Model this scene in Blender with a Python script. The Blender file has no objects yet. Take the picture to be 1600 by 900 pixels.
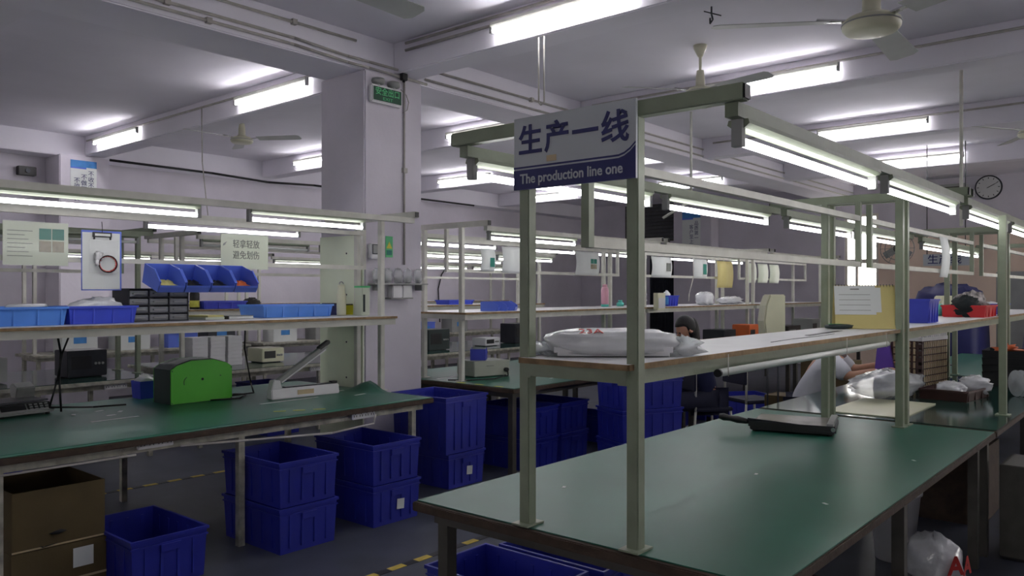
import bpy, bmesh, math, random
from mathutils import Vector, Matrix
random.seed(7)
PI = math.pi
SC = bpy.context.scene
COL = SC.collection

# ------------------------------------------------------------------ camera, world, exposure
cam_d = bpy.data.cameras.new('camera'); cam = bpy.data.objects.new('camera', cam_d); COL.objects.link(cam)
cam.location = (0, 0, 1.55)
cam.rotation_euler = (math.radians(90), 0, math.radians(-49.622))
cam_d.sensor_width = 36; cam_d.lens = 36 * 1250 / 1600; cam_d.shift_y = 5 / 1600
cam_d.clip_start = 0.05; cam_d.clip_end = 200
SC.camera = cam
world = bpy.data.worlds.new('daylight'); SC.world = world; world.use_nodes = True
bg = world.node_tree.nodes['Background']; bg.inputs[0].default_value = (1.0, 0.97, 0.93, 1); bg.inputs[1].default_value = 4.0
SC.view_settings.view_transform = 'Standard'; SC.view_settings.look = 'None'
SC.view_settings.gamma = 1; SC.view_settings.use_curve_mapping = False
SC.view_settings.exposure = 0.86
TUBE_E = 7.0        # emission of the fluorescent tubes over the lines
CEIL_E = 19.0       # emission of the ceiling tubes

# ------------------------------------------------------------------ materials
def lin(c):
    return tuple(((v / 255) / 12.92 if v / 255 <= 0.04045 else ((v / 255 + 0.055) / 1.055) ** 2.4) for v in c)
MATS = {}
def mat(name, col, rough=0.5, metal=0.0, var=0.12, scale=6.0, bump=0.0, bscale=60.0, spec=0.5, alpha=1.0, trans=0.0, col2=None, coat=0.0):
    """procedural principled material: base colour broken up by two octaves of noise"""
    m = bpy.data.materials.new(name); m.use_nodes = True; MATS[name] = m
    nt = m.node_tree; n = nt.nodes; l = nt.links; p = n['Principled BSDF']
    c = lin(col)
    tc = n.new('ShaderNodeTexCoord'); nz = n.new('ShaderNodeTexNoise'); nz.inputs['Scale'].default_value = scale; nz.inputs['Detail'].default_value = 5
    rp = n.new('ShaderNodeValToRGB'); l.new(tc.outputs['Object'], nz.inputs['Vector']); l.new(nz.outputs['Fac'], rp.inputs['Fac'])
    rp.color_ramp.elements[0].position = 0.3; rp.color_ramp.elements[1].position = 0.72
    a = [max(0, v * (1 - var)) for v in c]; b = [min(1, v * (1 + var)) for v in (lin(col2) if col2 else c)]
    rp.color_ramp.elements[0].color = (*a, 1); rp.color_ramp.elements[1].color = (*b, 1)
    l.new(rp.outputs['Color'], p.inputs['Base Color'])
    p.inputs['Roughness'].default_value = rough; p.inputs['Metallic'].default_value = metal
    p.inputs['Specular IOR Level'].default_value = spec; p.inputs['Alpha'].default_value = alpha
    p.inputs['Transmission Weight'].default_value = trans; p.inputs['Coat Weight'].default_value = coat
    if bump:
        nb = n.new('ShaderNodeTexNoise'); nb.inputs['Scale'].default_value = bscale; nb.inputs['Detail'].default_value = 4
        bp = n.new('ShaderNodeBump'); bp.inputs['Strength'].default_value = bump; bp.inputs['Distance'].default_value = 0.02
        l.new(tc.outputs['Object'], nb.inputs['Vector']); l.new(nb.outputs['Fac'], bp.inputs['Height']); l.new(bp.outputs['Normal'], p.inputs['Normal'])
    return m
def emis(name, col, s):
    m = bpy.data.materials.new(name); m.use_nodes = True; MATS[name] = m
    p = m.node_tree.nodes['Principled BSDF']; p.inputs['Base Color'].default_value = (.9, .9, .9, 1)
    p.inputs['Emission Color'].default_value = (*col, 1); p.inputs['Emission Strength'].default_value = s
    return m
mat('wall', (214, 209, 219), .85, var=.10, scale=1.3, bump=.08, bscale=25)
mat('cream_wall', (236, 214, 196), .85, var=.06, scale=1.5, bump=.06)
mat('ceiling', (236, 233, 242), .9, var=.07, scale=.8, bump=.05, bscale=15)
mat('floor', (68, 72, 84), .45, var=.22, scale=3, bump=.05, bscale=90)
mat('steel', (142, 152, 130), .42, metal=.0, var=.10, scale=9, bump=.05, bscale=40)
mat('steel_pale', (206, 206, 196), .45, var=.10, scale=9, bump=.05, bscale=40)
mat('steel_worn', (160, 158, 146), .5, var=.25, scale=14, col2=(180, 178, 164), bump=.1)
mat('dark_steel', (78, 76, 70), .5, var=.2, scale=10)
mat('board_edge', (148, 122, 88), .7, var=.3, scale=22, bump=.15)
mat('brown_edge', (70, 55, 44), .7, var=.3, scale=18, bump=.15)
mat('shelf_top', (214, 214, 216), .4, var=.06, scale=5)
mat('mat_green', (34, 100, 80), .36, var=.10, scale=2.2, col2=(38, 104, 84), bump=.04, bscale=300, spec=.55)
mat('mat_dark', (30, 70, 62), .12, var=.2, scale=2, spec=.7)
mat('crate_blue', (44, 52, 160), .38, var=.10, scale=4, bump=.02)
mat('bin_blue', (92, 118, 220), .35, var=.08, scale=5)
mat('tray_blue', (84, 140, 226), .35, var=.10, scale=5)
mat('tray_deep', (60, 80, 208), .35, var=.10, scale=5)
mat('box_blue', (58, 70, 190), .4, var=.1)
mat('carton', (90, 76, 48), .8, var=.12, scale=7, bump=.05)
mat('carton_tape', (196, 176, 140), .4, var=.1)
mat('paper', (226, 230, 228), .7, var=.03)
mat('paper_sage', (206, 214, 194), .35, var=.03)
mat('paper_yellow', (212, 204, 128), .7, var=.05)
mat('ink_green', (34, 128, 112), .6, var=.08, scale=30)
mat('ink_photo', (150, 142, 118), .6, var=.3, scale=60)
mat('ink_grey', (120, 124, 118), .7, var=.1)
mat('ink_blue', (44, 50, 120), .5, var=.05)
mat('ink_navy', (40, 44, 104), .5, var=.06)
mat('ink_red', (196, 50, 46), .6, var=.1)
mat('ink_black', (30, 30, 34), .5, var=.1)
mat('sky_print', (70, 140, 210), .6, var=.15, scale=10)
mat('sign_grey', (190, 196, 200), .4, var=.03, scale=4)
mat('white_plastic', (222, 222, 224), .35, var=.04)
mat('cream_plastic', (220, 220, 190), .4, var=.05)
mat('grey_plastic', (150, 152, 150), .45, var=.08)
mat('unit_grey', (168, 172, 158), .45, var=.06)
mat('board_white', (232, 240, 216), .5, var=.03)
mat('black_plastic', (26, 27, 30), .4, var=.1)
mat('dark_metal', (60, 62, 68), .35, metal=.6, var=.15)
mat('chrome', (200, 200, 200), .2, metal=1.0, var=.05)
mat('machine_green', (92, 200, 58), .38, var=.06, scale=5)
mat('machine_dark', (42, 56, 56), .4, var=.1)
mat('red_plastic', (206, 44, 50), .38, var=.06)
mat('yellow_plastic', (206, 200, 40), .4, var=.08)
mat('teal', (96, 204, 190), .35, var=.05)
mat('pink', (236, 178, 196), .3, var=.05)
mat('exit_green', (14, 74, 50), .35, var=.1)
mat('exit_text', (92, 196, 128), .5, var=.05)
mat('conduit', (176, 172, 166), .5, var=.15, scale=12)
mat('cable_black', (18, 18, 20), .5, var=.1)
mat('cable_white', (216, 212, 206), .5, var=.05)
mat('tape_yellow', (196, 172, 72), .6, var=.2, scale=30)
mat('tape_lime', (206, 206, 90), .6, var=.2, scale=30)
mat('poly', (226, 228, 232), .16, var=.05, scale=14, bump=.6, bscale=9, spec=.7, coat=.3)
mat('poly_clear', (222, 228, 232), .14, var=.05, scale=10, bump=.7, bscale=10, spec=.7, alpha=.62)
mat('poly_thick', (226, 228, 232), .16, var=.05, scale=14, bump=.45, bscale=7, spec=.7, alpha=.8)
mat('poly_film', (226, 230, 232), .12, var=.04, bump=.5, bscale=25, spec=.7, alpha=.35)
mat('sleeve', (235, 238, 240), .06, var=.0, spec=.6, alpha=.10)
mat('foam', (226, 226, 228), .6, var=.04)
mat('skin', (196, 146, 120), .5, var=.06, scale=20)
mat('hair', (22, 19, 20), .35, var=.2, scale=40, bump=.3, bscale=120)
mat('shirt', (214, 216, 224), .8, var=.05, bump=.25, bscale=14)
mat('jacket', (40, 46, 84), .8, var=.1, bump=.2, bscale=14)
mat('trouser', (36, 38, 60), .8, var=.1)
mat('cloth_dark', (28, 36, 38), .85, var=.3, bump=.4, bscale=20)
mat('cloth_pattern', (176, 170, 168), .85, var=.75, scale=26, bump=.4, bscale=20)
mat('tray_brown', (74, 48, 44), .5, var=.15, scale=6)
mat('purple', (110, 72, 190), .4, var=.1)
mat('louvre', (92, 94, 96), .5, var=.12)
mat('dark_fabric', (34, 38, 46), .85, var=.15)
mat('cover_dark', (28, 30, 33), .6, var=.2)
mat('kraft', (214, 200, 132), .6, var=.05)
mat('cutter_deck', (150, 146, 140), .22, var=.2, scale=8)
mat('frame_white', (226, 220, 210), .5, var=.05)
mat('fan_paint', (190, 192, 190), .35, var=.06)
mat('fan_cream', (206, 204, 180), .35, var=.06)
mat('orange', (214, 104, 52), .5, var=.1)
mat('clock_face', (205, 205, 205), .4, var=.02)
mat('glass', (235, 240, 242), .05, var=.0, alpha=.12, spec=.6)
mat('tube_off', (226, 232, 226), .25, var=.02)
mat('led_red', (220, 40, 40), .4)
emis('tube_lit', (1.0, .975, 1.0), TUBE_E)
emis('tube_ceiling', (1.0, .975, 1.0), CEIL_E)

# ------------------------------------------------------------------ mesh builder
class M:
    def __init__(s): s.v = []; s.f = []; s.sm = []
    def _add(s, vs, fs, smooth=False):
        o = len(s.v); s.v += [tuple(v) for v in vs]; s.f += [tuple(i + o for i in f) for f in fs]; s.sm += [smooth] * len(fs); return s
    def box(s, x0, x1, y0, y1, z0, z1, rot=None, piv=None):
        vs = [Vector(p) for p in ((x0, y0, z0), (x1, y0, z0), (x1, y1, z0), (x0, y1, z0), (x0, y0, z1), (x1, y0, z1), (x1, y1, z1), (x0, y1, z1))]
        if rot is not None:
            pv = Vector(piv) if piv is not None else Vector(((x0 + x1) / 2, (y0 + y1) / 2, (z0 + z1) / 2))
            vs = [rot @ (v - pv) + pv for v in vs]
        return s._add(vs, [(0, 3, 2, 1), (4, 5, 6, 7), (0, 1, 5, 4), (1, 2, 6, 5), (2, 3, 7, 6), (3, 0, 4, 7)])
    def cyl(s, p0, p1, r, n=12, r2=None, caps=True):
        p0, p1 = Vector(p0), Vector(p1); d = (p1 - p0).normalized(); r2 = r if r2 is None else r2
        u = d.orthogonal().normalized(); w = d.cross(u)
        vs = [p0 + r * (math.cos(2 * PI * i / n) * u + math.sin(2 * PI * i / n) * w) for i in range(n)] + \
             [p1 + r2 * (math.cos(2 * PI * i / n) * u + math.sin(2 * PI * i / n) * w) for i in range(n)]
        s._add(vs, [(i, (i + 1) % n, n + (i + 1) % n, n + i) for i in range(n)], True)
        if caps:
            o = len(s.v) - 2 * n
            s.f += [tuple(o + i for i in reversed(range(n))), tuple(o + n + i for i in range(n))]; s.sm += [False, False]
        return s
    def path(s, pts, r, n=8):
        for a, b in zip(pts[:-1], pts[1:]): s.cyl(a, b, r, n)
        return s
    def prism(s, pts, axis, lo, hi):
        """2D outline extruded along an axis ('x': pts are (y,z); 'y': (x,z); 'z': (x,y))"""
        n = len(pts)
        def mk(p, t): return {'x': (t, p[0], p[1]), 'y': (p[0], t, p[1]), 'z': (p[0], p[1], t)}[axis]
        vs = [mk(p, lo) for p in pts] + [mk(p, hi) for p in pts]
        return s._add(vs, [tuple(reversed(range(n))), tuple(range(n, 2 * n))] + [(i, (i + 1) % n, n + (i + 1) % n, n + i) for i in range(n)])
    def lathe(s, prof, n=20, c=(0, 0, 0)):
        vs = []
        for r, z in prof: vs += [(c[0] + r * math.cos(2 * PI * i / n), c[1] + r * math.sin(2 * PI * i / n), c[2] + z) for i in range(n)]
        fs = []
        for k in range(len(prof) - 1): fs += [(k * n + i, k * n + (i + 1) % n, (k + 1) * n + (i + 1) % n, (k + 1) * n + i) for i in range(n)]
        s._add(vs, fs, True)
        o = len(s.v) - len(vs); s.f += [tuple(o + i for i in reversed(range(n))), tuple(o + (len(prof) - 1) * n + i for i in range(n))]; s.sm += [False, False]
        return s
    def tub(s, w, d, h, t, tap=0.0):
        """open-topped tub centred on x,y: outer and inner walls, rim, floor"""
        def ring(e, z, ins): a, b = w / 2 - e - ins, d / 2 - e - ins; return [(-a, -b, z), (a, -b, z), (a, b, z), (-a, b, z)]
        vs = ring(tap, 0, 0) + ring(0, h, 0) + ring(0, h, t) + ring(tap, t, t)
        fs = [(3, 2, 1, 0)]
        for k in range(3): fs += [(k * 4 + i, k * 4 + (i + 1) % 4, k * 4 + 4 + (i + 1) % 4, k * 4 + 4 + i) for i in range(4)]
        fs.append((12, 13, 14, 15))
        return s._add(vs, fs)
    def lump(s, cx, cy, cz, rx, ry, rz, nu=20, nv=12, e=2.6, amp=.05, seed=0, flat=True):
        """a stuffed, wrinkled bag: superellipsoid with bumps, flat underside"""
        rd = random.Random(seed); ph = [(rd.uniform(2, 6), rd.uniform(2, 6), rd.uniform(0, 6.3), rd.uniform(.3, 1)) for _ in range(7)]
        vs = []; sg = lambda x, p: math.copysign(abs(x) ** p, x)
        for j in range(nv + 1):
            b = -PI / 2 + PI * j / nv
            for i in range(nu):
                a = 2 * PI * i / nu
                x = sg(math.cos(b), 2 / e) * sg(math.cos(a), 2 / e); y = sg(math.cos(b), 2 / e) * sg(math.sin(a), 2 / e); z = sg(math.sin(b), 2 / e)
                k = 1 + amp * sum(q[3] * math.sin(q[0] * a * (1 if q[0] < 0 else round(q[0]) / q[0]) + q[1] * b * 2 + q[2]) for q in ph)
                zz = z * k
                if flat: zz = max(zz, -.98)
                vs.append((cx + rx * x * k, cy + ry * y * k, cz + rz * zz))
        fs = [(j * nu + i, j * nu + (i + 1) % nu, (j + 1) * nu + (i + 1) % nu, (j + 1) * nu + i) for j in range(nv) for i in range(nu)]
        return s._add(vs, fs, True)
    def mesh(s, name, bev=0.0):
        me = bpy.data.meshes.new(name); me.from_pydata(s.v, [], s.f); me.update()
        me.polygons.foreach_set('use_smooth', s.sm)
        if bev:
            bm = bmesh.new(); bm.from_mesh(me)
            es = [e for e in bm.edges if len(e.link_faces) == 2 and e.calc_face_angle(0) > .6]
            bmesh.ops.bevel(bm, geom=es, offset=bev, segments=2, affect='EDGES', clamp_overlap=True)
            bm.to_mesh(me); bm.free()
        return me
    def build(s, name, m, parent=None, bev=0.0, label=None):
        me = s.mesh(name, bev); me.materials.append(MATS[m])
        o = bpy.data.objects.new(name, me); COL.objects.link(o)
        if parent: o.parent = parent
        if label: o['label'] = label
        return o
def box(*a, **k): return M().box(*a, **k)
def thing(name, label, cat, loc=(0, 0, 0), rz=0.0, group=None):
    o = bpy.data.objects.new(name, None); COL.objects.link(o); o.empty_display_size = .1
    o.location = loc; o.rotation_euler = (0, 0, rz); o['label'] = label; o['category'] = cat
    if group: o['group'] = group
    return o
def tag(o, label, cat, group=None, loc=None, rz=None):
    o['label'] = label; o['category'] = cat
    if group: o['group'] = group
    if loc is not None: o.location = loc
    if rz is not None: o.rotation_euler[2] = rz
    return o
def struct(o): o['kind'] = 'structure'; return o
def dup(root, loc, rz=None, label=None, group=None):
    r = root.copy(); COL.objects.link(r); r.location = loc
    if rz is not None: r.rotation_euler = (0, 0, rz)
    if label: r['label'] = label
    if group: r['group'] = group
    for ch in list(root.children):
        c = ch.copy(); COL.objects.link(c); c.parent = r
        for g in list(ch.children):
            d = g.copy(); COL.objects.link(d); d.parent = c
    return r
FACE_X = Matrix(((0, 0, -1), (-1, 0, 0), (0, 1, 0)))      # writing that is read looking along +X
FACE_Y = Matrix(((1, 0, 0), (0, 0, -1), (0, 1, 0)))       # writing that is read looking along +Y
FACE_Z = Matrix.Identity(3)
def text(name, s, size, m, parent, loc, rot, bold=0.0, align='CENTER', ext=.0008, squeeze=1.0):
    cu = bpy.data.curves.new(name, 'FONT'); cu.body = s; cu.size = size; cu.align_x = align; cu.align_y = 'CENTER'
    cu.offset = bold; cu.extrude = ext; cu.resolution_u = 3
    t = bpy.data.objects.new(name, cu); COL.objects.link(t)
    bpy.context.view_layer.update()
    me = bpy.data.meshes.new_from_object(t.evaluated_get(bpy.context.evaluated_depsgraph_get()))
    bpy.data.objects.remove(t); bpy.data.curves.remove(cu)
    mx = rot.to_4x4() @ Matrix.Diagonal((squeeze, 1, 1, 1)); me.transform(Matrix.Translation(Vector(loc)) @ mx)
    me.materials.clear(); me.materials.append(MATS[m])
    o = bpy.data.objects.new(name, me); COL.objects.link(o); o.parent = parent
    return o

# ------------------------------------------------------------------ the hall
CEIL = 3.7
floor = struct(box(-5, 17.2, -6, 12.2, -.1, 0).build('floor', 'floor'))
struct(box(-5, 17.2, -6, 12.2, CEIL, CEIL + .15).build('ceiling', 'ceiling'))
struct(box(-5, 17.2, 12.1, 12.3, 0, CEIL).build('wall_back', 'wall'))
rw = M().box(-5, 17.2, -6.2, -6, 0, .9).box(-5, 17.2, -6.2, -6, 3.0, CEIL); xa = -5
RWX = ((9.4, 11.4), (12.0, 14.0), (14.6, 16.6))  # unseen windows, added so that daylight falls on the far wall
for a, b in RWX + ((17.2, 17.2),):
    rw.box(xa, a, -6.2, -6, .9, 3.0); xa = b
struct(rw.build('wall_right', 'wall'))
for i, (a, b) in enumerate(RWX):
    w_ = M(); m_ = (a + b) / 2
    for x in (a, m_ - .03, b - .06): w_.box(x, x + .06, -6.12, -6.04, .9, 3.0)
    for z in (.9, 2.94): w_.box(a + .06, m_ - .03, -6.12, -6.04, z, z + .06).box(m_ + .03, b - .06, -6.12, -6.04, z, z + .06)
    w_ = struct(w_.build('window_%d' % (i + 6), 'frame_white'))
    for x0, x1 in ((a + .06, m_ - .03), (m_ + .03, b - .06)): box(x0, x1, -6.083, -6.077, .96, 2.94).build('pane', 'glass', w_)
nw = M().box(-5.2, -5, -6.2, 12.3, 0, 1.0).box(-5.2, -5, -6.2, 12.3, 2.9, CEIL)
NWY = ((-3.6, -2.0), (7.8, 9.4)); ya = -6.2  # unseen windows, added as fill light from behind the camera
for a, b in NWY + ((12.3, 12.3),):
    nw.box(-5.2, -5, ya, a, 1.0, 2.9); ya = b
struct(nw.build('wall_near', 'wall'))
for i, (a, b) in enumerate(NWY):
    w_ = M(); m_ = (a + b) / 2
    for y in (a, m_ - .03, b - .06): w_.box(-5.12, -5.04, y, y + .06, 1.0, 2.9)
    for z in (1.0, 2.84): w_.box(-5.12, -5.04, a + .06, m_ - .03, z, z + .06).box(-5.12, -5.04, m_ + .03, b - .06, z, z + .06)
    w_ = struct(w_.build('window_%d' % (i + 2), 'frame_white'))
    for y0, y1 in ((a + .06, m_ - .03), (m_ + .03, b - .06)): box(-5.083, -5.077, y0, y1, 1.06, 2.84).build('pane', 'glass', w_)
WX = 17.0; wy0, wy1, wz0, wz1 = 4.80, 5.46, .95, 3.12
struct(M().box(WX, WX + .2, wy1, 12.1, 0, CEIL).build('wall_far', 'wall'))
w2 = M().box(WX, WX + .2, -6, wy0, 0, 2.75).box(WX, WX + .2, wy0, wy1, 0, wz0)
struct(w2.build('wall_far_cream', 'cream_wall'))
struct(M().box(WX, WX + .2, -6, wy0, 2.75, CEIL).box(WX, WX + .2, wy0, wy1, wz1, CEIL).build('wall_far_upper', 'wall'))
wn = struct(M().box(WX + .02, WX + .10, wy0, wy0 + .05, wz0, wz1).box(WX + .02, WX + .10, wy1 - .05, wy1, wz0, wz1)
            .box(WX + .02, WX + .10, wy0 + .05, wy1 - .05, wz0, wz0 + .05).box(WX + .02, WX + .10, wy0 + .05, wy1 - .05, wz1 - .05, wz1)
            .box(WX + .02, WX + .10, wy0 + .05, wy1 - .05, 2.12, 2.20).box(WX + .02, WX + .10, 5.20, 5.25, wz0 + .05, 2.12).build('window_1', 'frame_white'))
for (a, b, c, d) in ((wy0 + .05, wy1 - .05, 2.20, wz1 - .05), (wy0 + .05, 5.20, wz0 + .05, 2.12), (5.25, wy1 - .05, wz0 + .05, 2.12)):
    box(WX + .055, WX + .061, a, b, c, d).build('pane', 'glass', wn)
# beams
trims = [('trim_1', (-5, 17, 5.28, 5.80, 3.4, CEIL)), ('trim_2', (-5, 17, 11.72, 12.1, 3.4, CEIL))]
for i, x in enumerate((-1.1, 1.75, 4.62, 7.40, 10.35, 13.3)):
    for j, (a, b) in enumerate(((-6, 5.28), (5.80, 11.72))):
        trims.append(('trim_%d' % (3 + 2 * i + j), (x, x + .26, a, b, 3.43, CEIL)))
for nme, b in trims: struct(box(*b).build(nme, 'ceiling', bev=.01))
for nme, b in (('pillar_front', (4.27, 4.92, 5.24, 5.84, 0, 3.4)), ('pillar_back', (4.25, 4.90, 11.60, 12.1, 0, 3.4)),
               ('pillar_far', (16.6, 17.0, 8.25, 9.19, 0, CEIL))):
    struct(box(*b).build(nme, 'wall', bev=.012))
# yellow and black dashed aisle tape on the floor: every dash a piece of the floor
dash = box(-.055, .055, -.025, .025, 0, .002).mesh('tape_dash'); dash.materials.append(MATS['tape_yellow'])
gap = box(-.045, .045, -.025, .025, 0, .002).mesh('tape_gap'); gap.materials.append(MATS['black_plastic'])
def tape(x0, x1, y, step=.2):
    x = x0
    while x < x1:
        for me, dx in ((dash, 0), (gap, .1)):
            o = bpy.data.objects.new(me.name, me); COL.objects.link(o); o.parent = floor; o.location = (x + dx, y, 0.0005)
        x += step
tape(2.0, 8.2, 3.40); tape(1.4, 5.2, 6.35)

# conduits run along the beams and the pillar
def conduit(label, pts, r=.012, m='conduit', cat='conduit', clips=()):
    t = thing('conduit_pipe', label, cat, pts[0])
    o = Vector(pts[0]); M().path([Vector(p) - o for p in pts], r).build('pipe', m, t)
    for c in clips:
        c = Vector(c) - o; box(c.x - .02, c.x + .02, c.y - .02, c.y + .02, c.z - .02, c.z + .02).build('clip', m, t)
    return t
conduit('upper conduit along the long beam left of the exit sign pillar', [(-2, 5.262, 3.62), (4.2, 5.262, 3.62)], clips=[(2.4, 5.262, 3.62), (3.6, 5.262, 3.62)])
conduit('middle conduit on the long beam left of the exit sign pillar', [(-2, 5.265, 3.50), (3.6, 5.265, 3.50), (4.1, 5.25, 3.47), (4.3, 5.222, 3.46), (4.90, 5.222, 3.46)], clips=[(2.6, 5.265, 3.5)])
conduit('lowest conduit on the long beam left of the exit sign pillar', [(-2, 5.265, 3.45), (3.6, 5.265, 3.45), (4.1, 5.25, 3.42), (4.3, 5.222, 3.41), (4.96, 5.222, 3.40)], clips=[(2.9, 5.265, 3.45), (4.7, 5.222, 3.41)])
conduit('upper conduit on the long beam right of the exit sign pillar', [(4.98, 5.26, 3.55), (16.9, 5.26, 3.55)], clips=[(6.5, 5.26, 3.55)])
conduit('lower conduit on the long beam right of the exit sign pillar', [(4.98, 5.26, 3.455), (16.9, 5.26, 3.455)], clips=[(7.2, 5.26, 3.455)])
conduit('thin conduit running down the front face of the exit sign pillar', [(4.70, 5.228, 3.40), (4.70, 5.228, 1.78)], r=.009, clips=[(4.70, 5.228, 2.6)])
conduit('upper conduit on the cross beam above the large sign, feeding its ceiling tubes', [(4.60, 5.1, 3.66), (4.60, -5, 3.66)])
conduit('lower conduit on the cross beam above the large sign, running to the pillar top', [(4.60, 5.1, 3.60), (4.60, -5, 3.60)])
conduit('conduit feeding the ceiling tubes on the left side of the hall', [(4.60, 5.9, 3.62), (4.60, 11.6, 3.62)])
conduit('conduit on the second cross beam behind the hanging fan', [(7.38, 5.1, 3.62), (7.38, -5, 3.62)])
conduit('conduit on the third cross beam near the wall clock', [(10.33, 5.1, 3.62), (10.33, -5, 3.62)])
conduit('narrow looped conduit hanging from the cross beam above the large sign', [(4.62, 3.62, 3.42), (4.62, 3.62, 2.94), (4.62, 3.65, 2.92), (4.62, 3.67, 2.94), (4.62, 3.67, 3.42)], r=.006)
conduit('white hanging rod dropping from the ceiling behind the right light row', [(8.29, 1.62, CEIL), (8.29, 1.62, 2.15)], r=.016, m='steel_pale', cat='hanging rod')
conduit('thin white rod hanging from the ceiling behind the large sign', [(7.6, 4.0, CEIL), (7.6, 4.0, 2.5), (7.45, 4.25, 2.32)], r=.014, m='steel_pale', cat='hanging rod')
conduit('thin pull cord hanging from the left ceiling tube row', [(4.60, 8.5, 3.62), (4.58, 8.45, 3.0), (4.62, 8.4, 2.4)], r=.006, m='conduit', cat='cord')
conduit('black cable sagging along the back wall beam', [(4.95, 11.70, 3.41), (6.5, 11.70, 3.40), (7.5, 11.70, 3.36), (8.4, 11.70, 3.40), (12.5, 11.70, 3.38)], r=.018, m='cable_black', cat='cable')

# ------------------------------------------------------------------ fluorescent fixtures
def fixture_proto(name, L, lit):
    """built along X, tube below; origin at the middle of the top"""
    t = thing(name, '', 'light')
    (M().prism([(-.03, 0), (.03, 0), (.034, -.014), (.018, -.026), (-.018, -.026), (-.034, -.014)], 'x', -L / 2, L / 2) if lit != 2 else M().prism([(-.022, 0), (.022, 0), (.024, -.022), (.016, -.034), (-.016, -.034), (-.024, -.022)], 'x', -L / 2, L / 2)).build('housing', 'steel_pale' if lit == 2 else 'steel', t)
    M().cyl((-L / 2 + .012, 0, -.062), (L / 2 - .012, 0, -.062), .0135, 12).build('tube', {True: 'tube_lit', False: 'tube_off', 2: 'tube_ceiling'}[lit], t)
    for s in (-1, 1):
        e = M().box(s * (L / 2) - .012, s * (L / 2) + .012, -.016, .016, -.079, -.001).build('lamp_holder', 'grey_plastic', t)
    return t
P_LIT = fixture_proto('tube_light', 1.27, True); P_OFF = fixture_proto('tube_light', 1.27, False); P_SHORT = fixture_proto('tube_light', .92, True); P_CEIL = fixture_proto('ceiling_light', 1.27, 2)
used = {}
def fixture(kind, loc, rz, label, group):
    p = {'lit': P_LIT, 'off': P_OFF, 'short': P_SHORT, 'ceil': P_CEIL}[kind]
    if kind not in used:
        used[kind] = 1; p.location = loc; p.rotation_euler = (0, 0, rz); p['label'] = label; p['group'] = group; return p
    return dup(p, loc, rz, label, group)
rows = {1.695: 'nearest', -1.155: 'rearmost', 4.565: 'first', 7.345: 'second', 10.295: 'third', 13.245: 'fourth'}
spots = [(4.565, 3.45, 'above the large production line sign'), (4.565, 7.1, 'left of the exit sign pillar'), (4.565, 10.65, 'at the far left end of its beam'),
         (7.345, 3.05, 'just behind the large sign crossbar end'), (7.345, 6.72, 'right of the exit sign pillar'), (7.345, 10.1, 'seen left of the exit sign pillar'),
         (10.295, 3.0, 'left of the wall clock'), (10.295, 9.9, 'low right of the pillar'), (4.565, -.6, 'right of the big ceiling fan'),
         (7.345, -.9, 'beyond the right edge light'), (10.295, -.8, 'far right by the clock wall'), (13.245, 3.2, 'before the clock wall'), (13.245, 7.0, 'before the shutter wall'), (10.295, 6.5, 'midway over the second line'),
         (1.695, 3.4, 'added unseen fill above the left aisle'), (1.695, -.6, 'added unseen fill above the camera, right part'), (-1.155, 3.4, 'added unseen fill behind the camera, middle'), (-1.155, -.6, 'added unseen fill behind the camera, right'), (13.245, 10.2, 'in the far back corner'), (13.245, -.8, 'at the right end')]  # tubes over and behind the camera are unseen, added to light the sign
for x, y, w in spots:
    fixture('ceil', (x, y, 3.60), PI / 2, 'ceiling fluorescent tube on the %s cross beam, %s' % (rows[x], w), 'ceiling tubes on the cross beams')

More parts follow.
